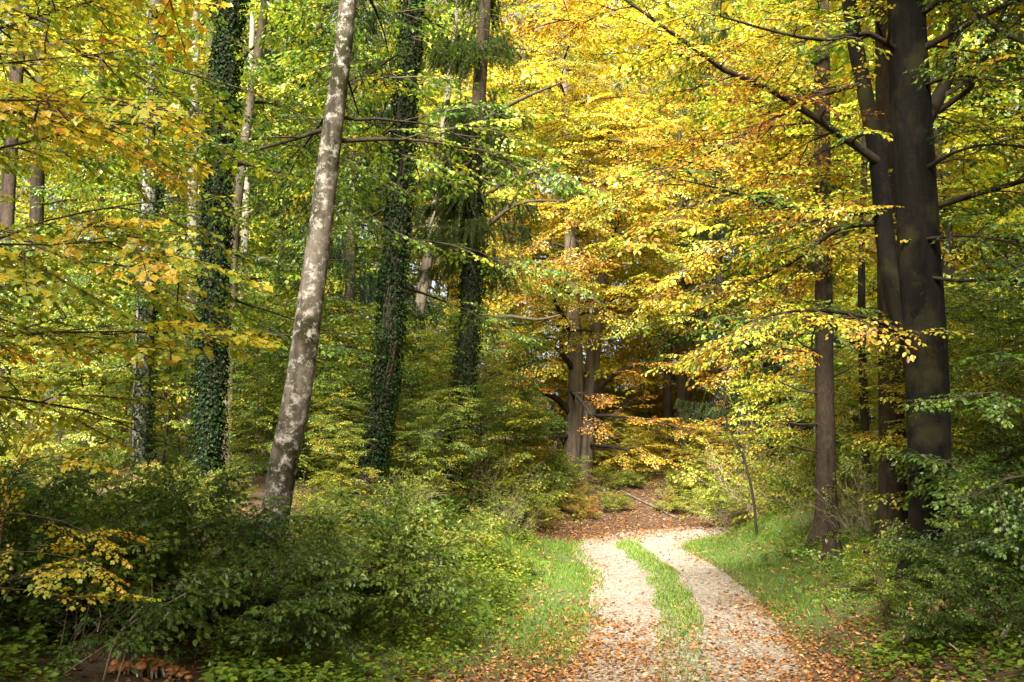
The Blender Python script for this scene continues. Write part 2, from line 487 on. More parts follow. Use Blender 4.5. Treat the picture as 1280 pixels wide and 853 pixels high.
class Spray:
    """one flat leafy twig about 1 m long along +x, normal +z"""
    def __init__(self, seed, leaf=0.08, shape=LEAF4, gap=0.8, tilt=0.3, sides=9, width=0.42, tvar=0.08, droop=0.25, twigs=True):
        r = np.random.default_rng(seed)
        t = np.linspace(0, 1, 6)
        main = np.stack([t, 0.05 * np.sin(t * 4 + r.uniform(0, 6)), -0.10 * t * t], -1)
        pp, pd = [], []
        lines = [(main[[0, 2, 5]], np.array([0.012, 0.008, 0.003]))]

        def along(P, start, step):
            L = np.linalg.norm(np.diff(P, axis=0), axis=1); C = np.concatenate([[0], np.cumsum(L)])
            for k, d in enumerate(np.arange(start, C[-1], step)):
                i = min(np.searchsorted(C, d, 'right') - 1, len(L) - 1)
                q = P[i] + (P[i + 1] - P[i]) * (d - C[i]) / L[i]
                dr = unit(P[i + 1] - P[i])
                pp.append(q); pd.append(rot_z(dr, (1 if k % 2 else -1) * r.uniform(.5, 1.15)))
            pp.append(P[-1]); pd.append(unit(P[-1] - P[-2]))
        along(main, 0.3, leaf * gap * 1.6)
        for k in range(sides):
            tt = 0.10 + 0.85 * (k + r.uniform(-.2, .2)) / sides
            b = np.array([np.interp(tt, t, main[:, q]) for q in range(3)])
            a = (1 if k % 2 else -1) * r.uniform(.6, 1.05)
            ln = width * (1 - 0.65 * tt) * r.uniform(.75, 1.2)
            d = np.array([math.cos(a), math.sin(a), r.uniform(-.2, .1)])
            e = b + d * ln
            e[2] -= 0.12 * ln
            P = np.stack([b, b + d * ln * .5, e])
            lines.append((P[[0, 2]], np.array([0.005, 0.002])))
            along(P, leaf * .6, leaf * gap)
        P = np.array(pp); D = np.array(pd)
        n = len(P)
        D = D + np.stack([np.zeros(n), np.zeros(n), -r.uniform(0, 2 * droop, n)], -1)
        Nn = np.stack([r.normal(0, tilt, n), r.normal(0, tilt, n), np.ones(n)], -1)
        self.lt, self.lp = frames(D, Nn) * (leaf * r.uniform(.5, 1.2, n))[:, None, None], P
        v = np.einsum('nij,vj->nvi', self.lt, shape[0]) + P[:, None]
        self.v = v.reshape(-1, 3)
        self.f = (shape[1][None] + (np.arange(n) * len(shape[0]))[:, None, None]).reshape(-1, shape[1].shape[1])
        self.leaf_tint = r.normal(0, tvar, n)
        self.ft = np.repeat(self.leaf_tint, len(shape[1]))
        tv, tf, c = [], [], 0
        for Pl, rr in lines if twigs else []:
            a, b = tube(np.concatenate([Pl, rr[:, None]], 1), 3)
            tv.append(a); tf.append(b + c); c += len(a)
        self.tv, self.tf = (np.concatenate(tv), np.concatenate(tf)) if twigs else (None, None)


BEECH = [Spray(10 + k, 0.085, LEAF4, 0.85, 0.28, tvar=.11) for k in range(5)]
BEECH2 = [Spray(10 + k, 0.09, LEAF2, 0.85, 0.28, tvar=.11) for k in range(5)]
GREEN2 = [Spray(30 + k, 0.10, LEAF2, 0.85, 0.40, sides=8, droop=.3) for k in range(4)]
MAPLE = [Spray(20 + k, 0.078, LEAFM, 0.85, 0.35, sides=8, droop=.3, tvar=.07) for k in range(4)]
GREEN = [Spray(30 + k, 0.095, LEAF4, 0.85, 0.40, sides=8, droop=.3) for k in range(4)]
COARSE = [Spray(40 + k, 0.20, LEAF2, 0.8, 0.45, sides=7, width=.6, twigs=False) for k in range(3)]
FAR = [Spray(50 + k, 0.145, LEAF2, 0.75, 0.45, sides=7, width=.5, twigs=False, tvar=.07) for k in range(4)]
BUSH = [Spray(60 + k, 0.120, LEAF4, 0.72, 0.45, sides=7, width=.5, droop=.4, tvar=.1) for k in range(4)]


def grow(rng, p0, d0, L, r0, droop=0.06, wob=0.10, n=9, r1=0.12):
    """a wandering limb; returns rows (x, y, z, r)"""
    P = [np.array(p0, float)]; d = unit(d0); st = L / (n - 1)
    for i in range(n - 1):
        d = unit(d + rng.normal(0, wob, 3) + np.array([0, 0, -droop]))
        P.append(P[-1] + d * st)
    r = r0 * (1 - (1 - r1) * np.linspace(0, 1, n) ** .8)
    return np.concatenate([np.array(P), r[:, None]], 1)


class Leafage:
    """leafy twigs collected for one crown"""
    def __init__(self, rng):
        self.rng, self.p, self.d, self.n, self.s, self.t = rng, [], [], [], [], []
        self.tubes = []

    def put(self, p, d, n, s, t):
        self.p.append(p); self.d.append(d); self.n.append(n); self.s.append(s); self.t.append(t)

    def clothe(self, P, tint, start=0.2, sub_gap=0.45, sub=(0.7, 1.5), gap=0.38, size=(0.7, 1.1), tvar=0.06, flat=0.25, tubes=True, side=(.5, 1.2), keep=None, subdroop=0.05):
        """side branches with leafy twigs along the limb P"""
        r = self.rng
        C = np.concatenate([[0], np.cumsum(np.linalg.norm(np.diff(P[:, :3], axis=0), axis=1))])
        k = 0
        ds = list(np.arange(C[-1] * start, C[-1], sub_gap)) + [C[-1]]
        for d in ds:
            q = np.array([np.interp(d, C, P[:, j]) for j in range(4)])
            i = min(np.searchsorted(C, d, 'right') - 1, len(P) - 2)
            i = max(i, 0)
            dr = unit(P[i + 1, :3] - P[i, :3])
            k += 1
            a = 0 if d == C[-1] else (1 if k % 2 else -1) * r.uniform(*side)
            dd = rot_z(dr, a); dd[2] = dd[2] * .5 + r.normal(.05, .18)
            L = r.uniform(*sub) * (1 - .4 * d / C[-1])
            Q = grow(r, q[:3], dd, L, max(q[3] * .5, .008), subdroop, .08, 5)
            bt = tint + r.normal(0, tvar)
            if tubes:
                self.tubes.append(Q)
            CQ = np.linspace(0, L, 5)
            kk = 0
            for e in list(np.arange(L * .25, L, gap)) + [L]:
                kk += 1
                w = np.array([np.interp(e, CQ, Q[:, j]) for j in range(3)])
                a2 = 0 if e == L else (1 if kk % 2 else -1) * r.uniform(.45, 1.0)
                sd = rot_z(unit(Q[-1, :3] - Q[0, :3]), a2); sd[2] = sd[2] * .6 + r.normal(-.05, .15)
                if keep is not None and not keep(w + sd * .6):
                    continue
                self.put(w, sd, (r.normal(0, flat), r.normal(0, flat), 1), r.uniform(*size), bt + r.normal(0, tvar * .7))

    def soup(self, sprays, twig_mat=1):
        so = Soup()
        if self.p:
            p = np.array(self.p); M = frames(np.array(self.d), np.array(self.n, float)); s = np.array(self.s); t = np.array(self.t)
            pick = self.rng.integers(0, len(sprays), len(p))
            for k, S in enumerate(sprays):
                w = np.where(pick == k)[0]
                if len(w) == 0:
                    continue
                Mk = M[w] * s[w][:, None, None]
                so.stamp(S.v, S.f, Mk, p[w], t[w], 0, S.ft)
                if S.tv is not None:
                    so.stamp(S.tv, S.tf, Mk, p[w], np.full(len(w), .5), twig_mat)
        for Q in self.tubes:
            v, f = tube(Q, 4)
            so.add(v, f, .5, twig_mat)
        return so

    def leaf_frames(self, sprays, pick_fn):
        pass


def trunk_px(rows, top_z=None, top_r=None, base_extra=0.5):
    """rows of (px, py, width_px, depth) -> trunk rows; goes on upward to top_z"""
    P = [np.append(at(a, b, d), .88 * w * .5 * d / F_PX) for a, b, w, d in rows]
    b = P[0]
    g = gz(b[0], b[1])
    dirn = unit(P[0][:3] - P[1][:3])
    if b[2] > g:                                   # go on down to the ground along the lean
        k = (b[2] - g) / max(-dirn[2], .3)
        P.insert(0, np.append(b[:3] + dirn * k, b[3] * 1.08))
    b = P[0].copy()
    foot = b.copy(); foot[2] = gz(b[0], b[1]) - base_extra; foot[3] *= 1.3
    b2 = b.copy(); b2[2] = gz(b[0], b[1]); b2[3] *= 1.25; 
    up = b + (P[1] - b) * min(.6 / max(np.linalg.norm(P[1][:3] - b[:3]), .61), .9); up[3] = b[3] * 1.03
    P = [foot, b2, up] + P[1:]
    if top_z is not None and top_z > P[-1][2]:
        d = unit(P[-1][:3] - P[-2][:3]); d = unit(d + np.array([0, 0, .25]))
        k = (top_z - P[-1][2]) / d[2]
        tr = top_r if top_r else P[-1][3] * .4
        P.append(np.append(P[-1][:3] + d * k * .5, (P[-1][3] + tr) * .5))
        P.append(np.append(P[-1][:3] + d * k * .5, tr))
    return resample(P, 0.3)


def limb_px(rows):
    return resample([np.append(at(a, b, d), w * .5 * d / F_PX) for a, b, w, d in rows], 0.3)


def on_trunk(P, z):
    i = np.clip(np.searchsorted(P[:, 2], z), 1, len(P) - 1)
    f = (z - P[i - 1, 2]) / max(P[i, 2] - P[i - 1, 2], 1e-6)
    return P[i - 1] + (P[i] - P[i - 1]) * np.clip(f, 0, 1)


def ivy_on(rng, P, z0, z1, per_m=520, arc=(0, 6.283), leaf=0.05, out=0.10, patch=0.0):
    so = Soup()
    n = int(per_m * (z1 - z0))
    z = rng.uniform(z0, z1, n); a = rng.uniform(arc[0], arc[1], n)
    if patch:
        k = np.sin(a * 2 + z * 1.7) + np.sin(a * 3 - z * 2.9 + 1) + rng.normal(0, .5, n) > patch
        z, a = z[k], a[k]; n = len(z)
    q = np.stack([np.interp(z, P[:, 2], P[:, j]) for j in range(4)], -1)
    d = np.stack([np.cos(a), np.sin(a), np.zeros(n)], -1)
    lump = 1 + 0.9 * np.clip(np.sin(a * 2 + z * 2.3) * np.sin(z * 3.1 + a), 0, 1)
    p = q[:, :3] + d * (q[:, 3] * 1.0 + rng.uniform(0, out, n) * lump)[:, None]
    dr = d * rng.uniform(.2, .9, n)[:, None] + np.stack([rng.normal(0, .4, n), rng.normal(0, .4, n), -rng.uniform(.3, 1.2, n)], -1)
    nn = d + np.stack([rng.normal(0, .4, n), rng.normal(0, .4, n), rng.uniform(0, .8, n)], -1)
    M = frames(dr, nn) * (leaf * rng.uniform(.6, 1.3, n))[:, None, None]
    so.stamp(LEAF4[0] * np.array([1, 1.25, 1]), LEAF4[1], M, p, rng.uniform(.1, .75, n))
    # climbing stems
    for k in range(3):
        zz = np.linspace(z0, z1, max(4, int((z1 - z0) / .4))); aa = rng.uniform(0, 6.28) + np.cumsum(rng.normal(0, .25, len(zz)))
        qq = np.stack([np.interp(zz, P[:, 2], P[:, j]) for j in range(4)], -1)
        c = qq[:, :3] + np.stack([np.cos(aa), np.sin(aa), 0 * aa], -1) * (qq[:, 3:4] + .015)
        v, f = tube(np.concatenate([c, np.full((len(zz), 1), .015)], 1), 4)
        so.add(v, f, .5, 1)
    return so


def build_tree(name, label, P, bark, limbs=(), leafage=None, sprays=None, leaf=M_LEAF, sides=16, rough=0.03, ivy=None, group=None, seed=1, category='tree', over=None, extra_stems=(), limb_mat=None, flare=0):
    rng = np.random.default_rng(seed)
    base = np.array([P[0, 0], P[0, 1], gz(P[0, 0], P[0, 1])])
    root = thing(name, label, category, tuple(base), group)
    so = Soup(); v, f = tube(P, sides, rough, rng)
    if flare:                                     # buttressed root flare
        a_ = np.arctan2(v[:, 1] - P[0, 1], v[:, 0] - P[0, 0])
        w_ = flare * (1 - sstep(0, .9, v[:, 2] - base[2])) * (.35 + .65 * np.clip(np.cos(a_ * 5 + seed) + .3 * np.cos(a_ * 2), 0, 1))
        ax = np.stack([np.interp(v[:, 2], P[:, 2], P[:, j]) for j in range(2)], -1)
        v[:, :2] = ax + (v[:, :2] - ax) * (1 + w_)[:, None]
    so.add(v, f)
    for st in extra_stems:
        v, f = tube(st, sides - 4, rough, rng); so.add(v, f)
    link('trunk', so.mesh('trunk', [bark], base, True), root)
    for Q in limbs:
        so = Soup(); v, f = tube(Q, 8, .05, rng); so.add(v, f)
        link('branch', so.mesh('branch', [limb_mat or M_BARK_DARK], base, True), root)
    if leafage is not None and leafage.p:
        link('crown', leafage.soup(sprays).mesh('crown', [leaf, M_TWIG], base), root)
    if over is not None and over.p:
        link('upper_crown', over.soup(COARSE).mesh('upper_crown', [leaf, M_TWIG], base), root)
    if ivy is not None:
        link('ivy', ivy.mesh('ivy', [M_IVY, M_TWIG], base), root)
    return root


def az_dir(az, el):
    """az in degrees from +x counter-clockwise"""
    a, e = math.radians(az), math.radians(el)
    return np.array([math.cos(a) * math.cos(e), math.sin(a) * math.cos(e), math.sin(e)])


def high_crown(rng, P, z0, z1, n, reach, tint, sub=(1.2, 2.4), side=None):
    """the part of a crown above the picture: it shades what is below"""
    o = Leafage(rng)
    for k in range(n):
        z = z0 + (z1 - z0) * (k + .5) / n
        q = on_trunk(P, min(z, P[-1, 2] - .1))
        a = k * 137.5 + rng.uniform(-20, 20) if side is None else rng.uniform(*side)
        Q = grow(rng, q[:3], az_dir(a, rng.uniform(5, 40)), reach * rng.uniform(.7, 1.1) * (1 - .5 * k / n), .06, .03, .1, 8)
        o.clothe(Q, tint, .2, .7, sub, .5, (.9, 1.4), .07, .5, tubes=False)
        o.tubes.append(Q)
    return o


def proj(p):
    """point of the place -> pixel of the photograph"""
    v = np.asarray(p, float) - CAM
    c, s_ = math.cos(PITCH), math.sin(PITCH)
    dep = v[1] * c + v[2] * s_
    return CX + F_PX * v[0] / dep, CY - F_PX * (-v[1] * s_ + v[2] * c) / dep, v[1]


CLEAR = []                                        # open air kept in front of trunks: (trunk rows, margin in m, share of twigs let through)


def open_air(rng):
    def keep(w):
        for P, mrg, share in CLEAR:
            q = on_trunk(P, 0.0)
            # where the line of sight from the track to the trunk passes
            f = w[1] / P[len(P) // 2, 1]
            if f > 1.0 or f < 0.15:
                continue
            z = CAM_Z + (w[2] - CAM_Z) / f
            if z > P[-1, 2]:
                continue
            q = on_trunk(P, z)
            if abs(w[0] / f - q[0]) < q[3] + mrg / f and rng.random() > share:
                return False
        return True
    return keep


# ------------------------------------------------------------------ the trees left of the track
R = np.random.default_rng
P_mot = trunk_px([(340, 674, 38, 14), (352, 590, 40, 14), (372, 490, 40, 14), (385, 400, 38, 14), (400, 290, 35, 14), (412, 190, 32, 14), (424, 100, 28, 14), (434, 10, 25, 14)], 15, .12)
P_ivy1 = trunk_px([(258, 612, 30, 17.5), (263, 500, 30, 17.5), (268, 380, 29, 17.5), (271, 240, 28, 17.5), (280, 100, 27, 17.5), (290, 5, 26, 17.5)], 17, .14)
P_half = trunk_px([(174, 625, 23, 20), (176, 500, 23, 20), (182, 360, 22, 20), (188, 200, 21, 20), (193, 80, 20, 20)], 17, .1)
P_ivy2 = trunk_px([(466, 582, 31, 20), (478, 510, 30, 20), (489, 410, 28, 20), (496, 290, 27, 20), (505, 160, 25, 20), (514, 40, 23, 20)], 18, .12)
P_spr = trunk_px([(570, 562, 27, 25), (580, 470, 26, 25), (588, 380, 25, 25), (592, 260, 23, 25), (598, 130, 21, 25), (606, 10, 18, 25)], 19, .05)
P_thin = trunk_px([(282, 600, 15, 21), (288, 420, 15, 21), (294, 280, 15, 21), (310, 150, 14, 21), (328, 30, 13, 21)], 15, .06)
P_pale = trunk_px([(236, 600, 15, 26), (239, 420, 15, 26), (240, 320, 14.5, 26), (243, 130, 13, 26)], 16, .08)
P_l1 = trunk_px([(44, 620, 22, 24), (45, 360, 20, 24), (47, 220, 19, 24), (54, 30, 17, 24)], 17, .08)
P_l2 = trunk_px([(2, 620, 20, 21), (6, 350, 20, 21), (14, 180, 19, 21), (28, 10, 18, 21)], 17, .08)
P_l3 = trunk_px([(126, 600, 10, 27), (125, 330, 10, 27), (127, 100, 9, 27)], 16, .05)
P_back = trunk_px([(517, 440, 17, 32), (526, 380, 16, 32), (534, 330, 15, 32), (541, 280, 14, 32)], 17, .08)
P_back2 = trunk_px([(300, 480, 12, 30), (303, 380, 12, 30), (306, 300, 11, 30)], 16, .08)
CLEAR += [(P_mot, .12, .05), (P_ivy1, .02, .22), (P_half, .0, .35), (P_ivy2, .03, .12), (P_spr, .0, .3), (P_pale, 0, .35), (P_l1, 0, .5)]


def leafy(seed, P, zs, azs, lens, tint, sprays, kp=None, el=(-5, 25), r0=.035, droop=.05, sub=(.7, 1.5), gap=.40, sub_gap=.5, start=.2, size=(.7, 1.1), flat=.28):
    rng = R(seed); lf = Leafage(rng); limbs = []
    for z, az, L in zip(zs, azs, lens):
        q = on_trunk(P, z)
        Q = grow(rng, q[:3], az_dir(az, rng.uniform(*el)), L, r0 * rng.uniform(.8, 1.2), droop, .08, 10)
        limbs.append(Q)
        lf.clothe(Q, tint + rng.normal(0, .04), start, sub_gap, sub, gap, size, .06, flat, keep=kp or open_air(rng))
    return limbs, lf


def fan(rng, n, z0, z1, a0, a1, l0, l1):
    return np.linspace(z0, z1, n) + rng.uniform(-.3, .3, n), rng.uniform(a0, a1, n), rng.uniform(l0, l1, n)


rg = R(100)
# mottled maple: limbs reach back and sideways
lb, lf = leafy(1, P_mot, *fan(rg, 9, 6.6, 9.4, 10, 170, 2.2, 3.6), .27, GREEN)
build_tree('mottled_maple', 'leaning maple with blotchy white and mossy bark on the bank', P_mot, M_BARK_MOTTLED, lb, lf, GREEN, sides=22, rough=.03, flare=.4, seed=2, over=high_crown(R(3), P_mot, 11.5, 15, 5, 3.0, .36, side=(70, 250)))
lb, lf = leafy(4, P_ivy1, *fan(rg, 12, 4.4, 9.8, 5, 175, 2.2, 4.2), .24, GREEN)
build_tree('ivy_tree', 'upright trunk thick with dark ivy behind the mottled maple', P_ivy1, M_BARK_DARK, lb, lf, GREEN, seed=5, ivy=ivy_on(R(6), P_ivy1, 1.6, 11.5, 1900, out=.11), over=high_crown(R(7), P_ivy1, 12, 17, 7, 4.5, .34))
lb, lf = leafy(8, P_half, *fan(rg, 10, 4.5, 10.5, 0, 180, 2.0, 3.8), .28, GREEN)
build_tree('ivy_tree', 'slim trunk pale on one side and ivied on the other', P_half, M_BARK_PALE, lb, lf, GREEN, seed=9, ivy=ivy_on(R(10), P_half, 1.4, 11.5, 700, arc=(-1.9, 1.6), out=.12), over=high_crown(R(11), P_half, 12, 17, 6, 4.2, .36))
lb, lf = leafy(12, P_ivy2, *fan(rg, 12, 5.5, 11.5, 10, 170, 2.0, 3.6), .27, GREEN)
build_tree('ivy_tree', 'leaning ivy-clad trunk on the crest of the bank', P_ivy2, M_BARK_DARK, lb, lf, GREEN, seed=13, ivy=ivy_on(R(14), P_ivy2, 2.0, 12.5, 1700, out=.10, patch=-1.2), over=high_crown(R(15), P_ivy2, 14, 18, 6, 4.2, .38))
lb, lf = leafy(16, P_thin, *fan(rg, 6, 6, 11, 0, 180, 1.5, 3.0), .36, GREEN)
build_tree('slim_tree', 'slim grey stem leaning right behind the upright ivied trunk', P_thin, M_BARK_GREY, lb, lf, GREEN2, sides=10, seed=17)
lb, lf = leafy(18, P_pale, *fan(rg, 7, 5, 13, 0, 180, 2, 3.5), .42, GREEN)
build_tree('pale_tree', 'pale whitish straight trunk between the two ivied trees', P_pale, M_BARK_PALE, lb, lf, GREEN2, sides=12, seed=19)
lb, lf = leafy(20, P_l1, *fan(rg, 7, 4, 12, 0, 180, 2, 3.5), .50, GREEN)
build_tree('dark_tree', 'dark straight trunk seen through the yellow maple leaves', P_l1, M_BARK_DARK, lb, lf, GREEN2, sides=12, seed=21)
lb, lf = leafy(22, P_l2, *fan(rg, 7, 4, 12, 0, 180, 2, 3.5), .52, GREEN)
build_tree('brown_tree', 'brown trunk at the left edge behind the yellow maple', P_l2, M_BARK_SPRUCE, lb, lf, GREEN2, sides=12, seed=23)
build_tree('thin_tree', 'thin far stem between the dark trunk and the half-ivied tree', P_l3, M_BARK_DARK, sides=8, seed=24)
lb, lf = leafy(25, P_back, *fan(rg, 6, 7, 13, 0, 180, 2, 3.5), .45, GREEN)
build_tree('slim_tree', 'leaning grey-brown trunk glimpsed between the two far ivied trunks', P_back, M_BARK_GREY, lb, lf, GREEN2, sides=10, seed=26)
build_tree('slim_tree', 'pale trunk far back just beside the mottled maple', P_back2, M_BARK_PALE, sides=10, seed=27)


# spruce twigs: hanging strands of needles
def spruce_part(rng, P, zs, azs, lens, tint, hang=0.55, dens=1.0):
    so = Soup(); br = []
    n_v, n_f = [], []
    # template strand: a thin stem with needles, hanging along -z, 1 m long
    k = 34
    t = np.repeat(np.linspace(0.02, 1, k), 2); sgn = np.tile([1, -1], k)
    ang = rng.uniform(0, 6.28, 2 * k)
    d = np.stack([np.cos(ang), np.sin(ang), np.full(2 * k, -.9)], -1)
    d = unit(d) * (0.085 * (1 - .4 * t))[:, None]
    b = np.stack([0 * t, 0 * t, -t], -1)
    w = np.cross(d, np.array([0, 0, 1.0])); w = unit(w) * .017
    v = np.stack([b - w, b + w, b + d], 1).reshape(-1, 3)
    f = np.arange(len(v)).reshape(-1, 3)
    p_, m_, t_ = [], [], []
    for z, az, L in zip(zs, azs, lens):
        q = on_trunk(P, z)
        Q = grow(rng, q[:3], az_dir(az, rng.uniform(-5, 12)), L, .03, .045, .05, 9)
        Q[-3:, 2] += np.array([.02, .06, .12]) * L * .5
        br.append(Q)
        C = np.linspace(0, 1, 9)
        n = int(L * 34 * dens)
        e = rng.uniform(.12, 1, n)
        w0 = np.stack([np.interp(e, C, Q[:, j]) for j in range(3)], -1)
        ax = unit(Q[-1, :3] - Q[0, :3]); sidev = unit(np.cross(ax, [0, 0, 1]))
        off = rng.normal(0, .28, n) * (1.15 - e)
        w0 = w0 + sidev * off[:, None]
        ln = hang * rng.uniform(.35, 1.1, n) * (1.1 - .55 * e)
        dn = unit(np.stack([rng.normal(0, .22, n), rng.normal(0, .22, n), -np.ones(n)], -1) + ax * rng.uniform(0, .7, n)[:, None])
        ref = rng.normal(size=(n, 3))
        zc = -dn; xc = unit(np.cross(ref, zc)); yc = np.cross(zc, xc)
        M = np.stack([xc, yc, zc], -1)
        M = M * np.stack([np.full(n, 1.0), np.full(n, 1.0), ln], -1)[:, None, :]
        p_.append(w0); m_.append(M); t_.append(tint + rng.normal(0, .12, n))
    so.stamp(v, f, np.concatenate(m_), np.concatenate(p_), np.concatenate(t_))
    bs = Soup()
    for Q in br:
        a, b2 = tube(Q, 5); bs.add(a, b2)
    return so, bs, br


def spruce_whorls(rng, z0, z1, top, reach):
    zs = np.sort(rng.uniform(z0, z1, int((z1 - z0) * 5.0)))
    return zs, rng.uniform(0, 360, len(zs)), reach * (1 - zs / top) ** .7 * rng.uniform(.75, 1.1, len(zs)) + .4


rng = R(30)
zs, az, ln = spruce_whorls(rng, 6.2, 17, 22, 1.7)
nd, bs, bs_rows = spruce_part(rng, P_spr, zs, az, ln, .95, 1.0, 1.15)
root = build_tree('spruce', 'spruce with drooping grey-green twigs above an ivied lower trunk', P_spr, M_BARK_SPRUCE, sides=12, seed=31, ivy=ivy_on(R(32), P_spr, 2.8, 9.5, 1500, out=.12))
for Q in bs_rows:
    so = Soup(); v, f = tube(Q, 5); so.add(v, f)
    link('branch', so.mesh('branch', [M_TWIG], tuple(root.location), True), root)
link('crown', nd.mesh('crown', [M_NEEDLE], tuple(root.location)), root)
# bare broken branches of the spruce
for rows in ([(604, 150, 6, 25), (632, 134, 5, 24.6), (665, 118, 4, 24.2), (706, 102, 2, 23.8)], [(604, 246, 6, 25), (640, 224, 5, 24.6), (672, 214, 4, 24.2), (702, 202, 2, 23.8)],
             [(602, 290, 7, 25), (632, 264, 5, 24.6), (660, 252, 4, 24.4), (706, 251, 2, 24)], [(632, 264, 4, 24.6), (645, 245, 3, 24.4), (652, 232, 2, 24.2)],
             [(596, 398, 6, 25), (640, 396, 5, 24.4), (672, 400, 3, 24), (700, 394, 2, 23.7)]):
    so = Soup(); v, f = tube(limb_px(rows), 6, .05, rng); so.add(v, f)
    link('dead_branch', so.mesh('dead_branch', [M_BARK_GREY], tuple(root.location), True), root)

# template spruce for the ones farther back
SP = np.array([[0, 0, -.4, .26], [0, 0, .3, .22], [.05, 0, 6, .17], [0, .1, 12, .11], [0, 0, 20, .03]])
SP = resample(SP, .5)
rng = R(33)
zs, az, ln = spruce_whorls(rng, 2.5, 19.5, 20.5, 3.4)
nd, bs, _ = spruce_part(rng, SP, zs, az, ln, .45, .8, .6)
spots = [(432, 31, 0, 1.0, 'dark spruce between the mottled maple and the leaning ivied trunk', -.3), (905, 37, 1, 1.0, 'pale spruce with hanging twigs over the right side of the bend', .25),
         (820, 52, 2.4, 1.15, 'hazy spruce far behind the yellow beech', .3), (352, 36, 4, 1.0, 'dark spruce behind the mottled maple and the slim stems', -.25), (1010, 34, 5, 1.0, 'spruce behind the straight brown right-hand trunk', .1)]
first = None
for px, d, rz, sc, lab, shf in spots:
    b = at(px, 560, d); loc = (b[0], b[1], gz(b[0], b[1]))
    if first is None:
        first = thing('spruce', lab, 'tree', loc, None, rz)
        v, f = tube(SP, 10, .03, rng); bs.add(v, f)
        link('trunk', bs.mesh('trunk', [M_BARK_SPRUCE], smooth=True), first)
        link('crown', nd.mesh('crown', [M_NEEDLE]), first, tint_shift=shf)
    else:
        copy_tree(first, loc, rz, sc, lab, None, shf)

# ------------------------------------------------------------------ the trees right of the track
P_r4 = trunk_px([(1164, 722, 62, 13.5), (1163, 640, 58, 13.5), (1160, 520, 57, 13.5), (1156, 430, 57, 13.5), (1150, 330, 56, 13.5), (1142, 200, 56, 13.5), (1136, 90, 55, 13.5), (1132, 0, 52, 13.5)], 17, .15)
stem2 = limb_px([(1160, 500, 32, 13.5), (1140, 440, 28, 13.6), (1118, 370, 25, 13.7), (1106, 290, 23, 13.8), (1097, 200, 21, 13.9), (1080, 110, 19, 14), (1068, 50, 19, 14), (1058, -20, 17, 14), (1040, -140, 14, 14)])
P_r3 = trunk_px([(1118, 690, 42, 17), (1116, 600, 38, 17), (1114, 480, 37, 17), (1112, 350, 35, 17), (1110, 200, 33, 17), (1108, 40, 30, 17)], 18, .12)
P_r1 = trunk_px([(1033, 662, 29, 20), (1032, 560, 27, 20), (1030, 440, 26, 20), (1029, 320, 25, 20), (1028, 180, 23, 20), (1028, 40, 21, 20)], 19, .08)
P_r2 = trunk_px([(1084, 615, 12, 23), (1080, 500, 12, 23), (1077, 400, 11, 23), (1078, 290, 10, 23), (1082, 150, 9, 23)], 14, .04)
CLEAR += [(P_r4, .05, .16), (P_r1, .0, .35), (P_r3, 0, .4)]
rng = R(40); kp = open_air(rng)
lf = Leafage(rng); limbs = []
for rows, tint in (
        ([(1100, 204, 12, 13.85), (1045, 165, 10, 13.6), (1000, 135, 9, 13.4), (950, 105, 8, 13.1), (905, 88, 7, 12.8), (870, 62, 6, 12.5), (830, 34, 5, 12.2), (775, -5, 4, 12), (720, -40, 2.5, 11.8)], .62),
        ([(1082, 104, 8, 14), (1030, 118, 6, 13.8), (985, 140, 5, 13.6), (940, 162, 4, 13.4), (890, 190, 3, 13.2), (840, 215, 2, 13)], .66),
        ([(1106, 262, 8, 13.85), (1050, 268, 6, 13.2), (1000, 262, 5, 12.8), (950, 250, 4, 12.4), (900, 236, 3, 12), (840, 222, 2, 11.7)], .52),
        ([(1108, 280, 8, 13.85), (1050, 285, 6, 14.2), (1005, 318, 5, 14.6), (960, 345, 4, 15), (905, 372, 3, 15.4), (860, 395, 2, 15.8)], .46),
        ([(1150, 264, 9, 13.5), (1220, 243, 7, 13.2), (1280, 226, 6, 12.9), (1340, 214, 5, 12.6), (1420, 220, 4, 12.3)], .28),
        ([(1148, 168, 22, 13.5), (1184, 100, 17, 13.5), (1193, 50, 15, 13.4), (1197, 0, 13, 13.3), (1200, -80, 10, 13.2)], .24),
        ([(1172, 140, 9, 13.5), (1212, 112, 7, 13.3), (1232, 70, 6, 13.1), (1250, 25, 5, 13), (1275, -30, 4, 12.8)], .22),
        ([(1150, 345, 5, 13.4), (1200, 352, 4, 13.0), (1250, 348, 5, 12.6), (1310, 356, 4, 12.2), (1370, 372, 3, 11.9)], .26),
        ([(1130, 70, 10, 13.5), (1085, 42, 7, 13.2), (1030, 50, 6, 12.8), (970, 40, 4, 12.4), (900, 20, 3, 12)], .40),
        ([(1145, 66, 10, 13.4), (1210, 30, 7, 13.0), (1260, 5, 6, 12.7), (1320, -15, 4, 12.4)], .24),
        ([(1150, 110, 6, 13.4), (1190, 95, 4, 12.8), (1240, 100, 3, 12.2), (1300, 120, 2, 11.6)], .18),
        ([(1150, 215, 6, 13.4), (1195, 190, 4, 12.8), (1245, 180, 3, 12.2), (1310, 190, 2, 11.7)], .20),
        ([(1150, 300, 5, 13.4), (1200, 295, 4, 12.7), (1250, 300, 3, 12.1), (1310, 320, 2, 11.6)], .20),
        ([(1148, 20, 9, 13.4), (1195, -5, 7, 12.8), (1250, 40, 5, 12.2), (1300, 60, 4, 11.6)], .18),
        ([(1140, 425, 8, 13.6), (1105, 405, 6, 13.1), (1060, 392, 5, 12.7), (1000, 388, 4, 12.3), (950, 398, 2, 12)], .40)):
    Q = limb_px(rows)
    limbs.append(Q)
    lf.clothe(Q, tint, .10, .30, (.6, 1.4), .30, (.6, 1.0), .15, .22, keep=kp)
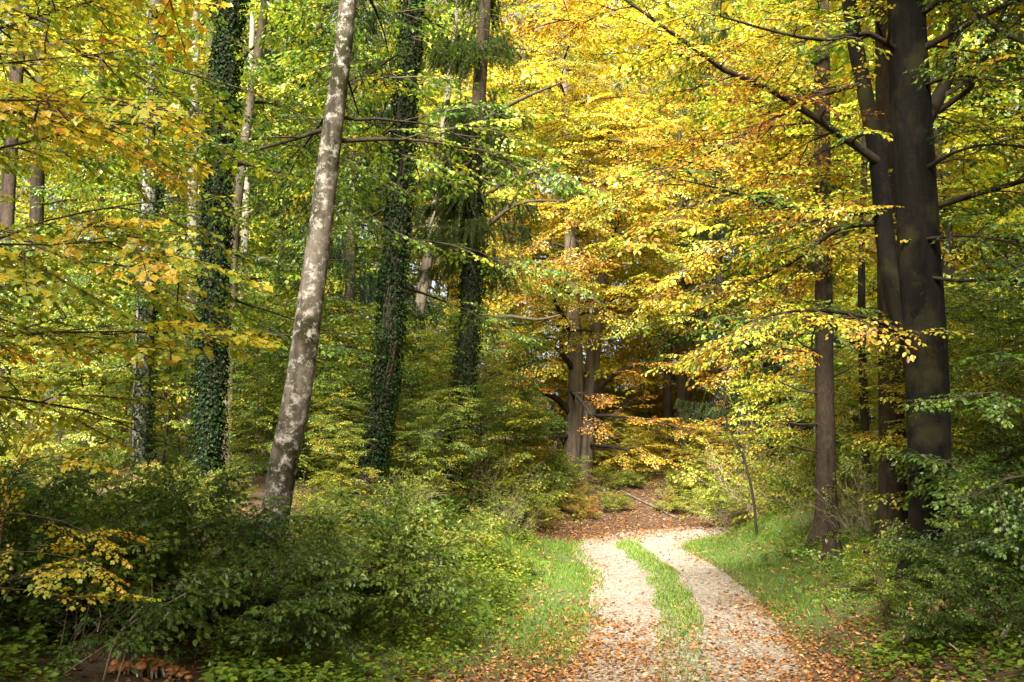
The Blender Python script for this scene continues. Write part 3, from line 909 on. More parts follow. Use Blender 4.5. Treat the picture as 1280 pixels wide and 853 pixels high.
build_tree('beech', 'big dark two-stemmed beech trunk beside the right verge', P_r4, M_BARK_BEECH, limbs, lf, BEECH, sides=28, rough=.032, flare=.7, seed=41, over=high_crown(R(42), P_r4, 9.2, 17, 24, 5.0, .45, side=(-115, 80)), extra_stems=[stem2])
rg = R(43)
lb, lf = leafy(44, P_r3, *fan(rg, 10, 6, 10.5, 20, 250, 1.8, 3.2), .55, BEECH, flat=.22)
build_tree('scaly_tree', 'thick grey scaly trunk close behind the dark beech', P_r3, M_BARK_SPRUCE, lb, lf, BEECH, sides=24, rough=.03, flare=.6, seed=45, over=high_crown(R(46), P_r3, 11, 18, 12, 3.5, .4, side=(-100, 100)))
lb, lf = leafy(47, P_r1, *fan(rg, 12, 4.4, 11, 60, 300, 1.8, 3.4), .57, BEECH, flat=.22)
r1 = build_tree('straight_tree', 'straight brown trunk with short dead twigs by the bank', P_r1, M_BARK_SPRUCE, lb, lf, BEECH, sides=18, rough=.025, flare=.5, seed=48)
for rows in ([(1024, 492, 4, 20), (1000, 488, 3, 19.8), (976, 478, 1.6, 19.6)], [(1024, 530, 4, 20), (1000, 531, 3, 19.7), (975, 526, 1.6, 19.4)], [(1024, 566, 3, 20), (1000, 560, 2.4, 19.8), (985, 556, 1.4, 19.6)],
             [(1042, 470, 3, 20), (1060, 462, 2, 19.8), (1075, 450, 1.4, 19.6)], [(1024, 440, 3, 20), (1004, 432, 2.4, 19.7), (990, 418, 1.4, 19.5)]):
    so = Soup(); v, f = tube(limb_px(rows), 5, .03, rng); so.add(v, f)
    link('dead_branch', so.mesh('dead_branch', [M_TWIG], tuple(r1.location), True), r1)
lb, lf = leafy(49, P_r2, *fan(rg, 6, 4.5, 9, 0, 360, 1.0, 2.0), .5, BEECH, r0=.015)
build_tree('thin_tree', 'thin black stem between the straight brown trunk and the beech', P_r2, M_BARK_DARK, lb, lf, BEECH, sides=9, seed=50)

# ------------------------------------------------------------------ the golden beech beyond the bend and the trunks near it
P_b1 = trunk_px([(712, 602, 26, 36), (717, 540, 24, 36), (720, 470, 22, 36), (716, 380, 20, 36), (712, 280, 17, 36), (708, 180, 14, 36)], 17, .08)
P_b1b = limb_px([(728, 610, 24, 36.3), (731, 560, 22, 36.3), (737, 500, 19, 36.3), (742, 440, 17, 36.3), (752, 360, 14, 36.3), (766, 270, 11, 36.3), (776, 180, 8, 36.3)])
P_b1b[0, 2] -= .6
CLEAR += [(P_b1[P_b1[:, 2] < 6.2], .35, .08)]
rng = R(60); lf = Leafage(rng); limbs = []; kb = open_air(rng)
for rows, tint in (
        ([(716, 520, 9, 36), (692, 496, 8, 35.6), (665, 488, 6, 35.2), (640, 484, 4, 34.8), (610, 488, 3, 34.4)], .66), ([(738, 500, 8, 36), (765, 470, 6, 35.6), (800, 455, 4, 35.3), (840, 450, 2, 35)], .72),
        ([(716, 545, 6, 36), (690, 548, 5, 35.4), (660, 558, 4, 35), (630, 560, 2, 34.6)], .5), ([(722, 470, 7, 36), (700, 440, 6, 35.5), (670, 420, 4, 35), (630, 410, 3, 34.5)], .66),
        ([(735, 520, 6, 36), (770, 520, 4, 35.5), (810, 525, 3, 35), (850, 535, 2, 34.6)], .74), ([(738, 555, 5, 36), (770, 560, 4, 35.5), (800, 565, 3, 35)], .62),
        ([(720, 500, 6, 36), (715, 490, 5, 34.8), (725, 500, 4, 33.8), (740, 520, 3, 33.2)], .76), ([(716, 420, 7, 36), (700, 390, 6, 35), (690, 370, 4, 34), (680, 365, 3, 33)], .68)):
    Q = limb_px(rows); limbs.append(Q)
    lf.clothe(Q, tint, .25, .42, (.7, 1.6), .34, (.7, 1.1), .05, .2, keep=kb)
for k in range(60):
    z = 6.6 + k * .18
    q = on_trunk(P_b1, min(z, 16.8)) if k % 2 else np.array([np.interp(min(z, 14), P_b1b[:, 2], P_b1b[:, j]) for j in range(4)])
    Q = grow(rng, q[:3], az_dir(k * 137.5 if k % 2 else rng.uniform(205, 335), rng.uniform(0, 30)), rng.uniform(3, 5.2) * (1 - .3 * k / 60), .05, .07, .09, 9)
    limbs.append(Q)
    lf.clothe(Q, .53 + rng.normal(0, .05), .15, .5, (.8, 1.9), .42, (.8, 1.3), .06, .3, keep=kb)
root = build_tree('golden_beech', 'twin-stemmed beech with golden leaves on the bank beyond the bend', P_b1, M_BARK_GREY, limbs, lf, BEECH2, sides=14, seed=61, extra_stems=[P_b1b])

for rows, nm, lab, bk, tn in (
        ([(833, 606, 13, 43), (833, 550, 12, 43), (834, 490, 12, 43), (836, 400, 11, 43)], 'slim_beech', 'slim grey trunk right of the golden beech on the far bank', M_BARK_GREY, .72),
        ([(852, 580, 9, 47), (853, 530, 9, 47), (852, 490, 8, 47), (851, 400, 8, 47)], 'slim_beech', 'darker middle one of the three slim trunks on the far bank', M_BARK_DARK, .68),
        ([(864, 602, 10, 44), (864, 550, 10, 44), (865, 500, 9, 44), (867, 400, 9, 44)], 'slim_beech', 'short-looking pale trunk, rightmost of three slim trunks on the far bank', M_BARK_PALE, .72),
        ([(944, 560, 9, 46), (945, 500, 9, 46), (946, 440, 8, 46)], 'slim_beech', 'pale trunk washed by light above the bare bushes', M_BARK_PALE, .7),
        ([(972, 540, 8, 44), (973, 480, 8, 44), (975, 420, 8, 44)], 'slim_beech', 'slender light trunk left of the straight brown trunk', M_BARK_PALE, .66)):
    P = trunk_px(rows, 19, .06)
    lb, lf = leafy(int(rows[0][0]), P, *fan(R(int(rows[0][0])), 12, 6.5, 18, 0, 360, 2, 4), tn, FAR, el=(5, 35), gap=.5, sub_gap=.6, kp=lambda w: True)
    build_tree(nm, lab, P, bk, lb[:4], lf, FAR, sides=9, seed=int(rows[0][0]))


# ------------------------------------------------------------------ trees of the background, copies of a few grown ones
def far_tree(seed, H, z0, reach, bark, n=58, slim=False):
    rng = R(seed); lf = Leafage(rng)
    P = resample(np.array([[0, 0, -.5, .30], [0, 0, .4, .25], [.1, .05, H * .3, .19], [-.1, .1, H * .6, .12], [0, 0, H, .03]]), .6)
    bs = Soup(); v, f = tube(P, 10, .03, rng)
    ts = Soup(); ts.add(v, f)
    for k in range(n):
        z = z0 + (H - z0) * ((k + .5) / n) ** 1.0
        q = on_trunk(P, min(z, H - .2))
        env = math.sin(math.pi * min(max((z - z0) / (H - z0), 0) * .8 + .2, 1)) ** .6
        Q = grow(rng, q[:3], az_dir(k * 137.5 + rng.uniform(-15, 15), rng.uniform(0, 40)), reach * (.35 + .65 * env) * rng.uniform(.75, 1.1), .05, .06, .1, 8)
        a, b = tube(Q, 5); ts.add(a, b)
        lf.clothe(Q, .0, .2, .75, (.9, 2.0), .62, (.9, 1.5), .05, .45, tubes=False, subdroop=.1)
    return ts, lf


KINDS = []
for seed, H, z0, reach, bark in ((70, 24, 3.0, 5.0, M_BARK_GREY), (71, 26, 4.5, 4.6, M_BARK_GREY), (72, 23, 2.0, 5.4, M_BARK_DARK)):
    ts, lf = far_tree(seed, H, z0, reach, bark)
    KINDS.append((ts.mesh('trunk', [bark], smooth=True), lf.soup(FAR).mesh('crown', [M_LEAF, M_TWIG])))


ROWS = []


def plant(name, label, cat, group, meshes, names, loc, rz, sc, shift):
    root = thing(name, label, cat, loc, group, rz)
    if group and loc[1] > 5:
        ROWS.append((group, CX + F_PX * loc[0] / loc[1], loc[1], root))
    root.scale = (sc,) * 3
    for nm, m in zip(names, meshes):
        link(nm, m, root, tint_shift=shift)
    return root


rng = R(80)
FAR_SPOTS = []
for d, step, lo, hi in ((43, 105, 640, 1000), (55, 125, 560, 1060), (62, 120, 250, 520), (60, 110, 1080, 1450)):
    for px in np.arange(lo, hi, step):
        FAR_SPOTS.append((px + rng.uniform(-25, 25), d + rng.uniform(-3, 3), 'c'))
for px, d in ((-60, 31), (20, 38), (150, 42), (240, 36), (330, 44), (420, 40), (500, 37), (560, 42), (-40, 48), (210, 52)):
    FAR_SPOTS.append((px, d, 'l'))
for px, d in ((1040, 40), (1120, 34), (1190, 29), (1260, 33), (1330, 28), (1230, 42), (1160, 47)):
    FAR_SPOTS.append((px, d, 'r'))
for px, d, w in FAR_SPOTS:
    b = at(px, 560, d)
    if 590 < px < 640 and d < 45:
        continue
    if w == 'l' or px < 560:
        sh = rng.uniform(.30, .46); lab, grp = 'tall green-yellow tree filling the wood behind the ivied trunks', 'trees deep in the wood on the left'
    elif w == 'r' or px > 1040:
        sh = rng.uniform(.26, .48); lab, grp = 'tall yellowing tree filling the wood behind the dark beech', 'trees deep in the wood on the right'
    else:
        sh = rng.uniform(.46, .57); lab, grp = 'bright yellow tree in the sunlit gap beyond the bend', 'yellow trees beyond the bend'
    kk = int(rng.integers(0, 3))
    plant('background_tree', lab, 'tree', grp, KINDS[kk], ('trunk', 'crown'), (b[0], b[1], gz(b[0], b[1])), rng.uniform(0, 6.28), rng.uniform(.95, 1.25), sh)


# the wood carried on out of view: trees added here to shade the foreground
for x, y, kk, sc, sh in ((-11.5, -6, 0, .84, .45), (-8.6, -6.5, 1, .80, .5), (-9, -1, 1, .62, .5), (6.0, -3.6, 2, 1.22, .45), (8.2, -5.5, 1, .76, .5), (8.4, 2.6, 0, 1.05, .45), (10.5, -2, 1, 1.15, .45), (13, 5, 2, 1., .45), (13, -5, 2, .8, .5), (-4.6, -5.5, 2, .86, .5), (3.0, -9, 0, 1.1, .45), (-17, -2, 2, .8, .45), (5, -14, 0, .8, .5), (-12, -14, 1, .85, .45), (12, -13, 1, .85, .5)):
    plant('background_tree', 'tall unseen tree added behind the photographer to shade the foreground', 'tree', 'unseen trees added for shade', KINDS[kk], ('trunk', 'crown'), (x, y, gz(x, y)), x, sc, sh)

# ------------------------------------------------------------------ the yellow maple reaching in from the left
P_map = resample(np.array([[-6.9, 8.6, .0, .30], [-6.9, 8.6, .8, .22], [-6.8, 8.7, 4, .18], [-6.7, 8.8, 8, .14], [-6.6, 9, 14, .05]]), .4)
rng = R(90); lf = Leafage(rng); limbs = []
kp0 = open_air(rng)


def kp(w):
    a, b, _ = proj(w)
    lim = 335 - 60 * sstep(330, 60, b) - 190 * sstep(470, 560, b)
    return -70 < a < lim + rng.normal(0, 25) and b > -90 and kp0(w)


for k in range(20):
    z = 2.6 + k * .33
    q = on_trunk(P_map, z)
    Q = grow(rng, q[:3], az_dir(rng.uniform(-28, 38), rng.uniform(8, 32)), rng.uniform(3.2, 5.0), .032, .055, .06, 11)
    limbs.append(Q)
    lf.clothe(Q, (.47 if z < 6 else .40) + rng.normal(0, .05), .22, .34, (.6, 1.3), .32, (.6, 1.0), .07, .25, keep=kp)
maple = build_tree('yellow_maple', 'maple with drooping yellow leafy boughs at the left edge', P_map, M_BARK_GREY, limbs, None, None, seed=91, over=high_crown(R(92), P_map, 11, 14, 5, 3.2, .5))
# its largest leaves are leaves of their own, the rest one crown
p = np.array(lf.p); Mx = frames(np.array(lf.d), np.array(lf.n, float)) * np.array(lf.s)[:, None, None]; tt = np.array(lf.t)
so = Soup(); pick = rng.integers(0, len(MAPLE), len(p)); big = []
for k, S in enumerate(MAPLE):
    w = np.where(pick == k)[0]
    if len(w) == 0:
        continue
    LM = np.einsum('nij,ljk->nlik', Mx[w], S.lt).reshape(-1, 3, 3)
    LP = (np.einsum('nij,lj->nli', Mx[w], S.lp) + p[w][:, None]).reshape(-1, 3)
    LT = (tt[w][:, None] + S.leaf_tint[None]).reshape(-1)
    big.append((LM, LP, LT))
    so.stamp(S.tv, S.tf, Mx[w], p[w], np.full(len(w), .5), 1)
LM = np.concatenate([b[0] for b in big]); LP = np.concatenate([b[1] for b in big]); LT = np.concatenate([b[2] for b in big])
vx = CX + F_PX * LP[:, 0] / LP[:, 1]; vy = 560 - F_PX * (LP[:, 2] - CAM_Z) / LP[:, 1]
show = np.linalg.norm(LM[:, :, 0], axis=1) / LP[:, 1] * (np.abs(LM[:, 2, 2]) / np.linalg.norm(LM[:, :, 2], axis=1) * .3 + .7)
show[(vx < 10) | (vx > 420) | (vy < 10) | (vy > 840)] = 0
order = np.argsort(-show)
one, rest = order[:300], order[300:]
so.stamp(LEAFM[0], LEAFM[1], LM[rest], LP[rest], LT[rest])
for Q in lf.tubes:
    v, f = tube(Q, 4); so.add(v, f, .5, 1)
mb = np.array(maple.location)
link('crown', so.mesh('crown', [M_LEAF, M_TWIG], mb), maple, kind='stuff')
from mathutils import Matrix
tv = np.linspace(.25, .85, 9); leaf_me = []
for t in tv:
    s1 = Soup(); s1.stamp(LEAFM[0], LEAFM[1], np.eye(3)[None], np.zeros((1, 3)), np.array([t])); leaf_me.append(s1.mesh('leaf', [M_LEAF]))
for i in one:
    o = link('leaf', leaf_me[int(np.abs(tv - LT[i]).argmin())], maple)
    m4 = np.eye(4); m4[:3, :3] = LM[i]; m4[:3, 3] = LP[i] - mb
    o.matrix_local = Matrix(m4.tolist())


# ------------------------------------------------------------------ saplings and shrubs
def sapling(seed, H, n, tint, sprays, spread=1.3, z0=.5, size=(.6, 1.0)):
    rng = R(seed); lf = Leafage(rng)
    P = grow(rng, (0, 0, -.15), (rng.normal(0, .06), rng.normal(0, .06), 1), H, .035, -.02, .05, 10)
    ts = Soup(); v, f = tube(P, 6); ts.add(v, f)
    for k in range(n):
        z = z0 + (H * .97 - z0) * (k + .5) / n
        q = on_trunk(P, z)
        Q = grow(rng, q[:3], az_dir(k * 137.5 + rng.uniform(-20, 20), rng.uniform(5, 40)), spread * rng.uniform(.6, 1.2) * (1.05 - .6 * z / H), .012, .06, .1, 6)
        lf.tubes.append(Q)
        lf.clothe(Q, tint, .25, .33, (.3, .7), .3, size, .06, .3, tubes=False)
    return ts, lf


SAP = []
for seed, H, n, spr in ((110, 5.2, 30, GREEN), (111, 4.0, 26, GREEN), (112, 6.2, 34, BEECH)):
    ts, lf = sapling(seed, H, n, 0, spr, 1.5)
    SAP.append((ts.mesh('trunk', [M_TWIG], smooth=True), lf.soup(spr).mesh('crown', [M_LEAF, M_TWIG])))


def shrub(seed, H=1.6, stems=11, tint=0.0, sprays=BUSH, low=.35, size=(.35, .75), bare=0):
    rng = R(seed); lf = Leafage(rng); st = Soup()
    for k in range(stems):
        d = az_dir(rng.uniform(0, 360), rng.uniform(42, 82))
        Q = grow(rng, (rng.normal(0, .12), rng.normal(0, .12), -.1), d, H * rng.uniform(.8, 1.35), .014, .07, .1, 9)
        v, f = tube(Q, 4); st.add(v, f)
        if k >= bare:
            lf.clothe(Q, tint + rng.normal(0, .06), low, .17, (.25, .6), .24, size, .08, .5, tubes=False)
    return st, lf


SHR = []
for seed in (120, 121, 122, 123):
    st, lf = shrub(seed)
    SHR.append((st.mesh('stems', [M_TWIG]), lf.soup(BUSH).mesh('foliage', [M_SHRUB, M_TWIG])))

rng = R(130)


def put_sapling(px, d, H, shift, label, group, name='sapling', k=None):
    b = at(px, 560, d)
    k = int(rng.integers(0, 3)) if k is None else k
    plant(name, label, 'tree', group, SAP[k], ('trunk', 'crown'), (b[0], b[1], gz(b[0], b[1])), rng.uniform(0, 6.28), H / (5.2, 4.0, 6.2)[k], shift)


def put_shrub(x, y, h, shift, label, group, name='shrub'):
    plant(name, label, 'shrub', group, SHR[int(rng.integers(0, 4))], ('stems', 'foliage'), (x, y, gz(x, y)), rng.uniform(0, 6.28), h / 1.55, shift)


LS = 'leafy sapling of the thicket between the left-hand trunks'
for px, d, H in ((-30, 20, 4.5), (20, 25, 5), (75, 19, 3.6), (110, 23, 5), (150, 27, 6), (205, 22, 4), (215, 29, 6), (300, 24, 4.5), (320, 19.5, 3.2), (345, 28, 6), (415, 22, 4.0), (440, 26, 5),
                 (400, 31, 6), (535, 25, 4.0), (545, 22.5, 3.0), (520, 30, 5.5), (610, 28, 4.2), (640, 31, 4), (590, 34, 5), (470, 33, 6), (260, 33, 6), (60, 31, 6), (140, 34, 6), (600, 37, 5), (380, 20, 2.6), (430, 18.5, 2.2), (520, 20.5, 2.4), (445, 21.5, 3.4), (335, 22, 3.6), (310, 28, 5), (225, 25, 4.5), (545, 27, 4.5), (500, 24, 3.6), (360, 25, 4.4)):
    put_sapling(px, d, H * rng.uniform(.9, 1.1), rng.uniform(.24, .42), LS, 'saplings in the left-hand wood')
CS = 'yellow-green sapling on the leafy bank behind the bend'
for px, d, H in ((650, 40, 4.5), (745, 47, 4), (775, 48, 4.5), (800, 50, 4), (822, 47, 3.2), (845, 52, 5), (880, 47, 4), (900, 44, 3.6), (925, 46, 5), (770, 54, 6), (690, 46, 5), (945, 40, 4), (920, 37, 2.6), (655, 33, 3.0), (648, 35, 3.4), (640, 31.5, 2.0), (905, 35, 2.0), (765, 36.5, 2.4), (792, 36, 2.0), (812, 37, 2.2), (848, 38, 2.2), (872, 37, 2.4), (740, 44.5, 3.6), (775, 45, 3.6), (808, 45.5, 3.6), (790, 47, 5), (845, 46, 3.4), (800, 40, 1.0), (770, 38, 1.2), (890, 39, 2.0), (710, 49, 5), (860, 56, 6)):
    put_sapling(px, d, H, rng.uniform(.42, .60), CS, 'saplings on the far bank')
RS = 'leafy sapling in the dark thicket behind the big beech'
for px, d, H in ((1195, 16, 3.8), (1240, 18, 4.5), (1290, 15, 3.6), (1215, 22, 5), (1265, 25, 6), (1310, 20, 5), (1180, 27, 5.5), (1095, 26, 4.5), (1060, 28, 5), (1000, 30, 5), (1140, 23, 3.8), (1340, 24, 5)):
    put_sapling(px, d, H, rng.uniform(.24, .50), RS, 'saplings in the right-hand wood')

# shrubs on the left bank, tops kept below the foot of the mottled maple
TOP = np.array([(-80, 590), (100, 585), (230, 600), (290, 640), (345, 668), (420, 640), (520, 622), (560, 650), (590, 672), (640, 692), (700, 710)], float)
for d in (8.8, 9.6, 10.5, 11.6, 12.8, 14.3, 16, 18, 20.5, 23):
    for px in np.arange(-60, 660, 1244 * 1.0 / d * .92):
        a = px + rng.uniform(-35, 35)
        b = at(a, 560, d + rng.uniform(-.4, .4))
        s_ = float(gsample(S_GRID, b[0], b[1]))
        if (d < 9.4 and a < 340) or (d < 11 and 95 < a < 285):
            continue
        if s_ < 3.1 + .5 * rng.random() + (1.0 if d < 12 else 0) - (0.5 if d > 17 else 0):
            continue
        top = np.interp(a, TOP[:, 0], TOP[:, 1]) + rng.uniform(0, 26) + (16 - d) * (4 if d < 16 else 1.5)
        h = at(a, top, b[1])[2] - gz(b[0], b[1])
        h = min(max(h, .45), 2.0) * rng.uniform(.92, 1.05)
        dark = a < 380 and d < 13  # nearer shrubs get a lower leaf tint: shade put into their colour
        put_shrub(b[0], b[1], h, rng.uniform(.15, .36) if dark else (rng.uniform(.2, .4) if d < 14 else rng.uniform(.36, .6)), 'green shrub with shade put into its leaf colour at lower left' if dark else 'green shrub on the bank below the leaning trunks',
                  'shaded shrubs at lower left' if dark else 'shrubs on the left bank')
for px, d, h, t, lab in ((648, 29.5, 1.1, .5, 'light green bush in front of the golden beech'), (690, 32, 1.1, .42, 'dark green bush at the foot of the golden beech'), (715, 31.5, .7, .82, 'low yellow bush on the leaf-strewn slope'),
                         (668, 28, .6, .75, 'yellowish bush above the far end of the left verge'), (612, 27, 1.2, .5, 'rounded pale bush behind the ivy-covered log'), (735, 30.8, .45, .85, 'small yellow bush low on the leafy slope'), (765, 32, .5, .6, 'small green bush halfway up the leafy slope'), (680, 29.5, .6, .7, 'yellowish bush at the left foot of the leafy slope'), (830, 33, .55, .6, 'small bush above the fallen branch'), (698, 35, .7, .5, 'low bush left of the golden beech foot'), (760, 34.5, .6, .55, 'low bush right of the golden beech foot'), (800, 35, .7, .5, 'low bush in the middle of the far slope'), (840, 34.5, .7, .52, 'low bush at the foot of the slim trunks'), (875, 33.5, .7, .6, 'low bush right of the fallen branch'), (925, 30.5, 1.0, .6, 'round yellow-green bush at the inside of the bend'),
                         (965, 29.5, 1.2, .62, 'pale bush beside the thin curved sapling'), (1005, 27.5, 1.3, .6, 'pale bush on top of the right verge'), (1012, 25.5, 1.2, .55, 'bush left of the straight brown trunk'),
                         (985, 30, 2.2, .66, 'tall pale bush behind the verge bushes'), (920, 34, 2.2, .66, 'tall yellowish bush beyond the bend'), (1065, 21, 1.2, .42, 'small bush between the straight brown trunk and the beech'),
                         (1140, 11.8, .42, .40, 'low leafy bush at the foot of the dark beech'), (1085, 14.5, .5, .45, 'low light-leaved bush in front of the scaly trunk'), (1105, 12.6, .42, .4, 'small spreading bush left of the dark beech'),
                         (1240, 12.4, .95, .12, 'dark bush right of the dark beech'), (1285, 11.2, 1.0, .12, 'dark bush at the right edge'), (1250, 15, 1.5, .18, 'dark bush behind the others at right'),  # bushes at lower right: leaf tint lowered to stand in for shade
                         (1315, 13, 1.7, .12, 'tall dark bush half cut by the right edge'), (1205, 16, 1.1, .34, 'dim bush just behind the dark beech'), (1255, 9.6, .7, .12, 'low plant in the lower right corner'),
                         (1180, 10.4, .45, .2, 'ground-hugging plant in front of the beech')):
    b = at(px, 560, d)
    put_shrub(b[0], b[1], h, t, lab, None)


# ------------------------------------------------------------------ grass, ground plants, fallen leaves
def scatter(rng, n, x0, x1, y0, y1, dens):
    """points with dens(s, x, y) in 0..1 as chance"""
    x = rng.uniform(x0, x1, n); y = rng.uniform(y0, y1, n)
    s = gsample(S_GRID, x, y)
    k = rng.random(n) < dens(s, x, y)
    return x[k], y[k], s[k]


rng = R(140)
BL = (np.array([[-.5, 0, 0], [.5, 0, 0], [.25, .12, .55], [-.05, .45, 1.0]]), np.array([[0, 1, 2], [0, 2, 3]]))


def blades(x, y, L, wd, tint):
    n = len(x)
    a = rng.uniform(0, 6.28, n)
    c, s_ = np.cos(a), np.sin(a)
    M = np.zeros((n, 3, 3))
    M[:, 0, 0] = c * wd; M[:, 1, 0] = s_ * wd
    lean = rng.uniform(.3, 1.6, n)
    M[:, 0, 1] = -s_ * L * lean; M[:, 1, 1] = c * L * lean
    M[:, 2, 2] = L
    return M, np.stack([x, y, ground(x, y) - .01], -1), tint


so = Soup()
x, y, s_ = scatter(rng, 150000, -3, 8, 9, 29, lambda s, x, y: grassy_mask(s, x, y) * (.55 + .45 * lownoise(x, y, 1.7, 11)))
k = len(x)
so.stamp(*BL, *blades(x, y, rng.uniform(.03, .12, k) * (1 + .3 * (np.abs(s_) > 2.6)), .010, np.clip(rng.normal(.36, .18, k), 0, 1)))
link('verge_grass', so.mesh('verge_grass', [M_GRASS]), kind='stuff', label='short green grass along both verges of the track')
so = Soup()
x, y, s_ = scatter(rng, 130000, -1, 5, 8.5, 26.3, lambda s, x, y: np.clip((1 - sstep(.20, .38, np.abs(s + .05 * lownoise(x, y, 2, 12)))) * (.25 + .75 * sstep(11.5, 15, y)) * (1 - sstep(24, 26, y) * .8), 0, 1))
k = len(x)
so.stamp(*BL, *blades(x, y, rng.uniform(.03, .09, k), .012, np.clip(rng.normal(.42, .18, k), 0, 1)))
link('middle_grass', so.mesh('middle_grass', [M_GRASS]), kind='stuff', label='strip of grass growing between the two ruts')


def groundplants(n, x0, x1, y0, y1, dens, mat, leaf, tint, name, label, lift=.14):
    so = Soup()
    x, y, s_ = scatter(rng, n, x0, x1, y0, y1, dens)
    k = len(x); m = 5
    h = rng.uniform(.2, 1, k) * lift
    X = np.repeat(np.stack([x, y, ground(x, y) + h], -1), m, 0); q = k * m
    a = rng.uniform(0, 6.28, q)
    d = np.stack([np.cos(a), np.sin(a), rng.uniform(-.4, .3, q)], -1)
    nn = np.stack([rng.normal(0, .3, q), rng.normal(0, .3, q), np.ones(q)], -1)
    X = X + d * .01 + np.stack([0 * a, 0 * a, rng.uniform(-.05, .05, q) * lift / .14], -1)
    so.stamp(LEAF4[0] * np.array([1, 1.3, 1]), LEAF4[1], frames(d, nn) * (leaf * rng.uniform(.5, 1.2, q))[:, None, None], X, np.clip(np.repeat(rng.normal(tint, .16, k), m) + rng.normal(0, .05, q), 0, 1))
    link(name, so.mesh(name, [mat]), kind='stuff', label=label)


groundplants(3500, -7, -1.0, 7.4, 10.6, lambda s, x, y: sstep(2.4, 3.2, s) * np.clip(.6 + .5 * lownoise(x, y, 2.2, 27), 0, 1) * (np.abs(640 + 1244 * x / y - 185) > 85), M_SHRUB, .075, .28, 'shade_plants', 'dark low plants in the shade at lower left', .22)
groundplants(9000, -6, 1.0, 8.3, 20, lambda s, x, y: (np.abs(640 + 1244 * x / y - 185) > 75) * sstep(1.9, 2.6, s) * (1 - sstep(4.5, 6.5, s)) * np.clip(.45 + .6 * lownoise(x, y, 1.6, 21), 0, 1), M_SHRUB, .06, .32, 'ground_cover', 'low nettle-like plants covering the left verge')
groundplants(13000, -4, 3, 10, 28, lambda s, x, y: sstep(2.0, 2.9, s) * (1 - sstep(6.5, 8.5, s)) * np.clip(.6 + .5 * lownoise(x, y, 1.6, 22), 0, 1), M_SHRUB, .06, .45, 'bank_plants', 'green weeds and brambles cloaking the left bank', .35)
groundplants(2600, 2.4, 7, 7.6, 11.5, lambda s, x, y: sstep(1.5, 2.3, -s) * np.clip(.45 + .6 * lownoise(x, y, 2.0, 29), 0, 1), M_SHRUB, .07, .34, 'corner_plants', 'low green plants at the lower right edge of the track', .16)
groundplants(7000, 2.5, 10, 8.3, 28, lambda s, x, y: sstep(1.9, 2.6, -s) * np.clip(.42 + .6 * lownoise(x, y, 1.5, 23), 0, 1) * (1 - .5 * sstep(14, 17, y) * sstep(4, 6, -s)), M_SHRUB, .065, .36, 'ground_plants', 'low green plants over the right verge and bank', .2)

groundplants(7000, -4, 14, 27, 40, lambda s, x, y: sstep(2.0, 5.5, s) * np.clip(.3 + .6 * lownoise(x, y, 1.1, 25), .06, 1), M_SHRUB, .085, .6, 'slope_plants', 'scattered green plants on the leafy slope beyond the bend', .4)


def litter_density(s, x, y):
    a = np.abs(s)
    near = 1 - sstep(11.5, 15.0, y)
    edge_ = np.exp(-((a - 1.35) / .4) ** 2)
    mid = np.exp(-(s / .35) ** 2)
    rut = .10 + .55 * near + .12 * sstep(24.5, 27, y)
    on = rut + edge_ * (.75 - .3 * sstep(17, 21, y)) + mid * .10
    off = np.where(y > 26.5, .4, .26)
    patch = np.clip(.75 + .5 * lownoise(x, y, 2.6, 31), .1, 1.3)
    return np.clip(np.where(a < 2.0, on, off + .55 * np.exp(-((a - 2.0) / .5) ** 2)) * patch, 0, 1)


def litter(n, x0, x1, y0, y1, dens, size, tint0):
    x, y, s_ = scatter(rng, n, x0, x1, y0, y1, dens)
    k = len(x)
    a = rng.uniform(0, 6.28, k)
    d = np.stack([np.cos(a), np.sin(a), rng.normal(0, .15, k)], -1)
    nn = np.stack([rng.normal(0, .35, k), rng.normal(0, .35, k), np.ones(k)], -1)
    M = frames(d, nn) * (size * rng.uniform(.55, 1.2, k))[:, None, None]
    M[:, :, 2] *= rng.uniform(-2.5, 4.0, k)[:, None]
    M[:, :, 1] *= rng.uniform(.55, 1.1, k)[:, None]
    return M, np.stack([x, y, ground(x, y) + rng.uniform(.008, .03, k)], -1), np.clip(rng.normal(tint0, .2, k), 0, 1)


so = Soup()
LM_, LP_, LT_ = litter(40000, -3.5, 6.5, 7.5, 16, litter_density, .064, .38)
vx_ = CX + F_PX * LP_[:, 0] / LP_[:, 1]; vy_ = 560 + F_PX * (CAM_Z - LP_[:, 2]) / LP_[:, 1]
big_ = np.linalg.norm(LM_[:, :, 0], axis=1) / LP_[:, 1] * ((vx_ > 380) & (vx_ < 1240) & (vy_ < 846))
sel_ = np.argsort(-big_)
own_, sel_ = sel_[:300], sel_[300:]                # the 300 that show largest are leaves of their own
so.stamp(*LEAF4, LM_[sel_], LP_[sel_], LT_[sel_])
fv = np.linspace(.05, .95, 8); fl_me = []
for t in fv:
    s1 = Soup(); s1.stamp(*LEAF4, np.eye(3)[None], np.zeros((1, 3)), np.array([t])); fl_me.append(s1.mesh('fallen_leaf', [M_LITTER]))
ground_o = bpy.data.objects['ground']
for i in own_:
    o = link('fallen_leaf', fl_me[int(np.abs(fv - LT_[i]).argmin())], ground_o)
    m4 = np.eye(4); m4[:3, :3] = LM_[i]; m4[:3, 3] = LP_[i]
    o.matrix_local = Matrix(m4.tolist())
so.stamp(*LEAF2, *litter(26000, -4, 9, 16, 30, lambda s, x, y: litter_density(s, x, y) * .8, .075, .40))
so.stamp(*LEAF2, *litter(48000, -8, 15, 25.2, 38, lambda s, x, y: np.where(np.abs(s) < 1.3, .22 + .5 * sstep(-.6, 1.2, s), .85) * (s > -1.4) * sstep(25.2, 27.0, y), .085, .25))  # leaves of the far bank tinted darker and browner in place of shade
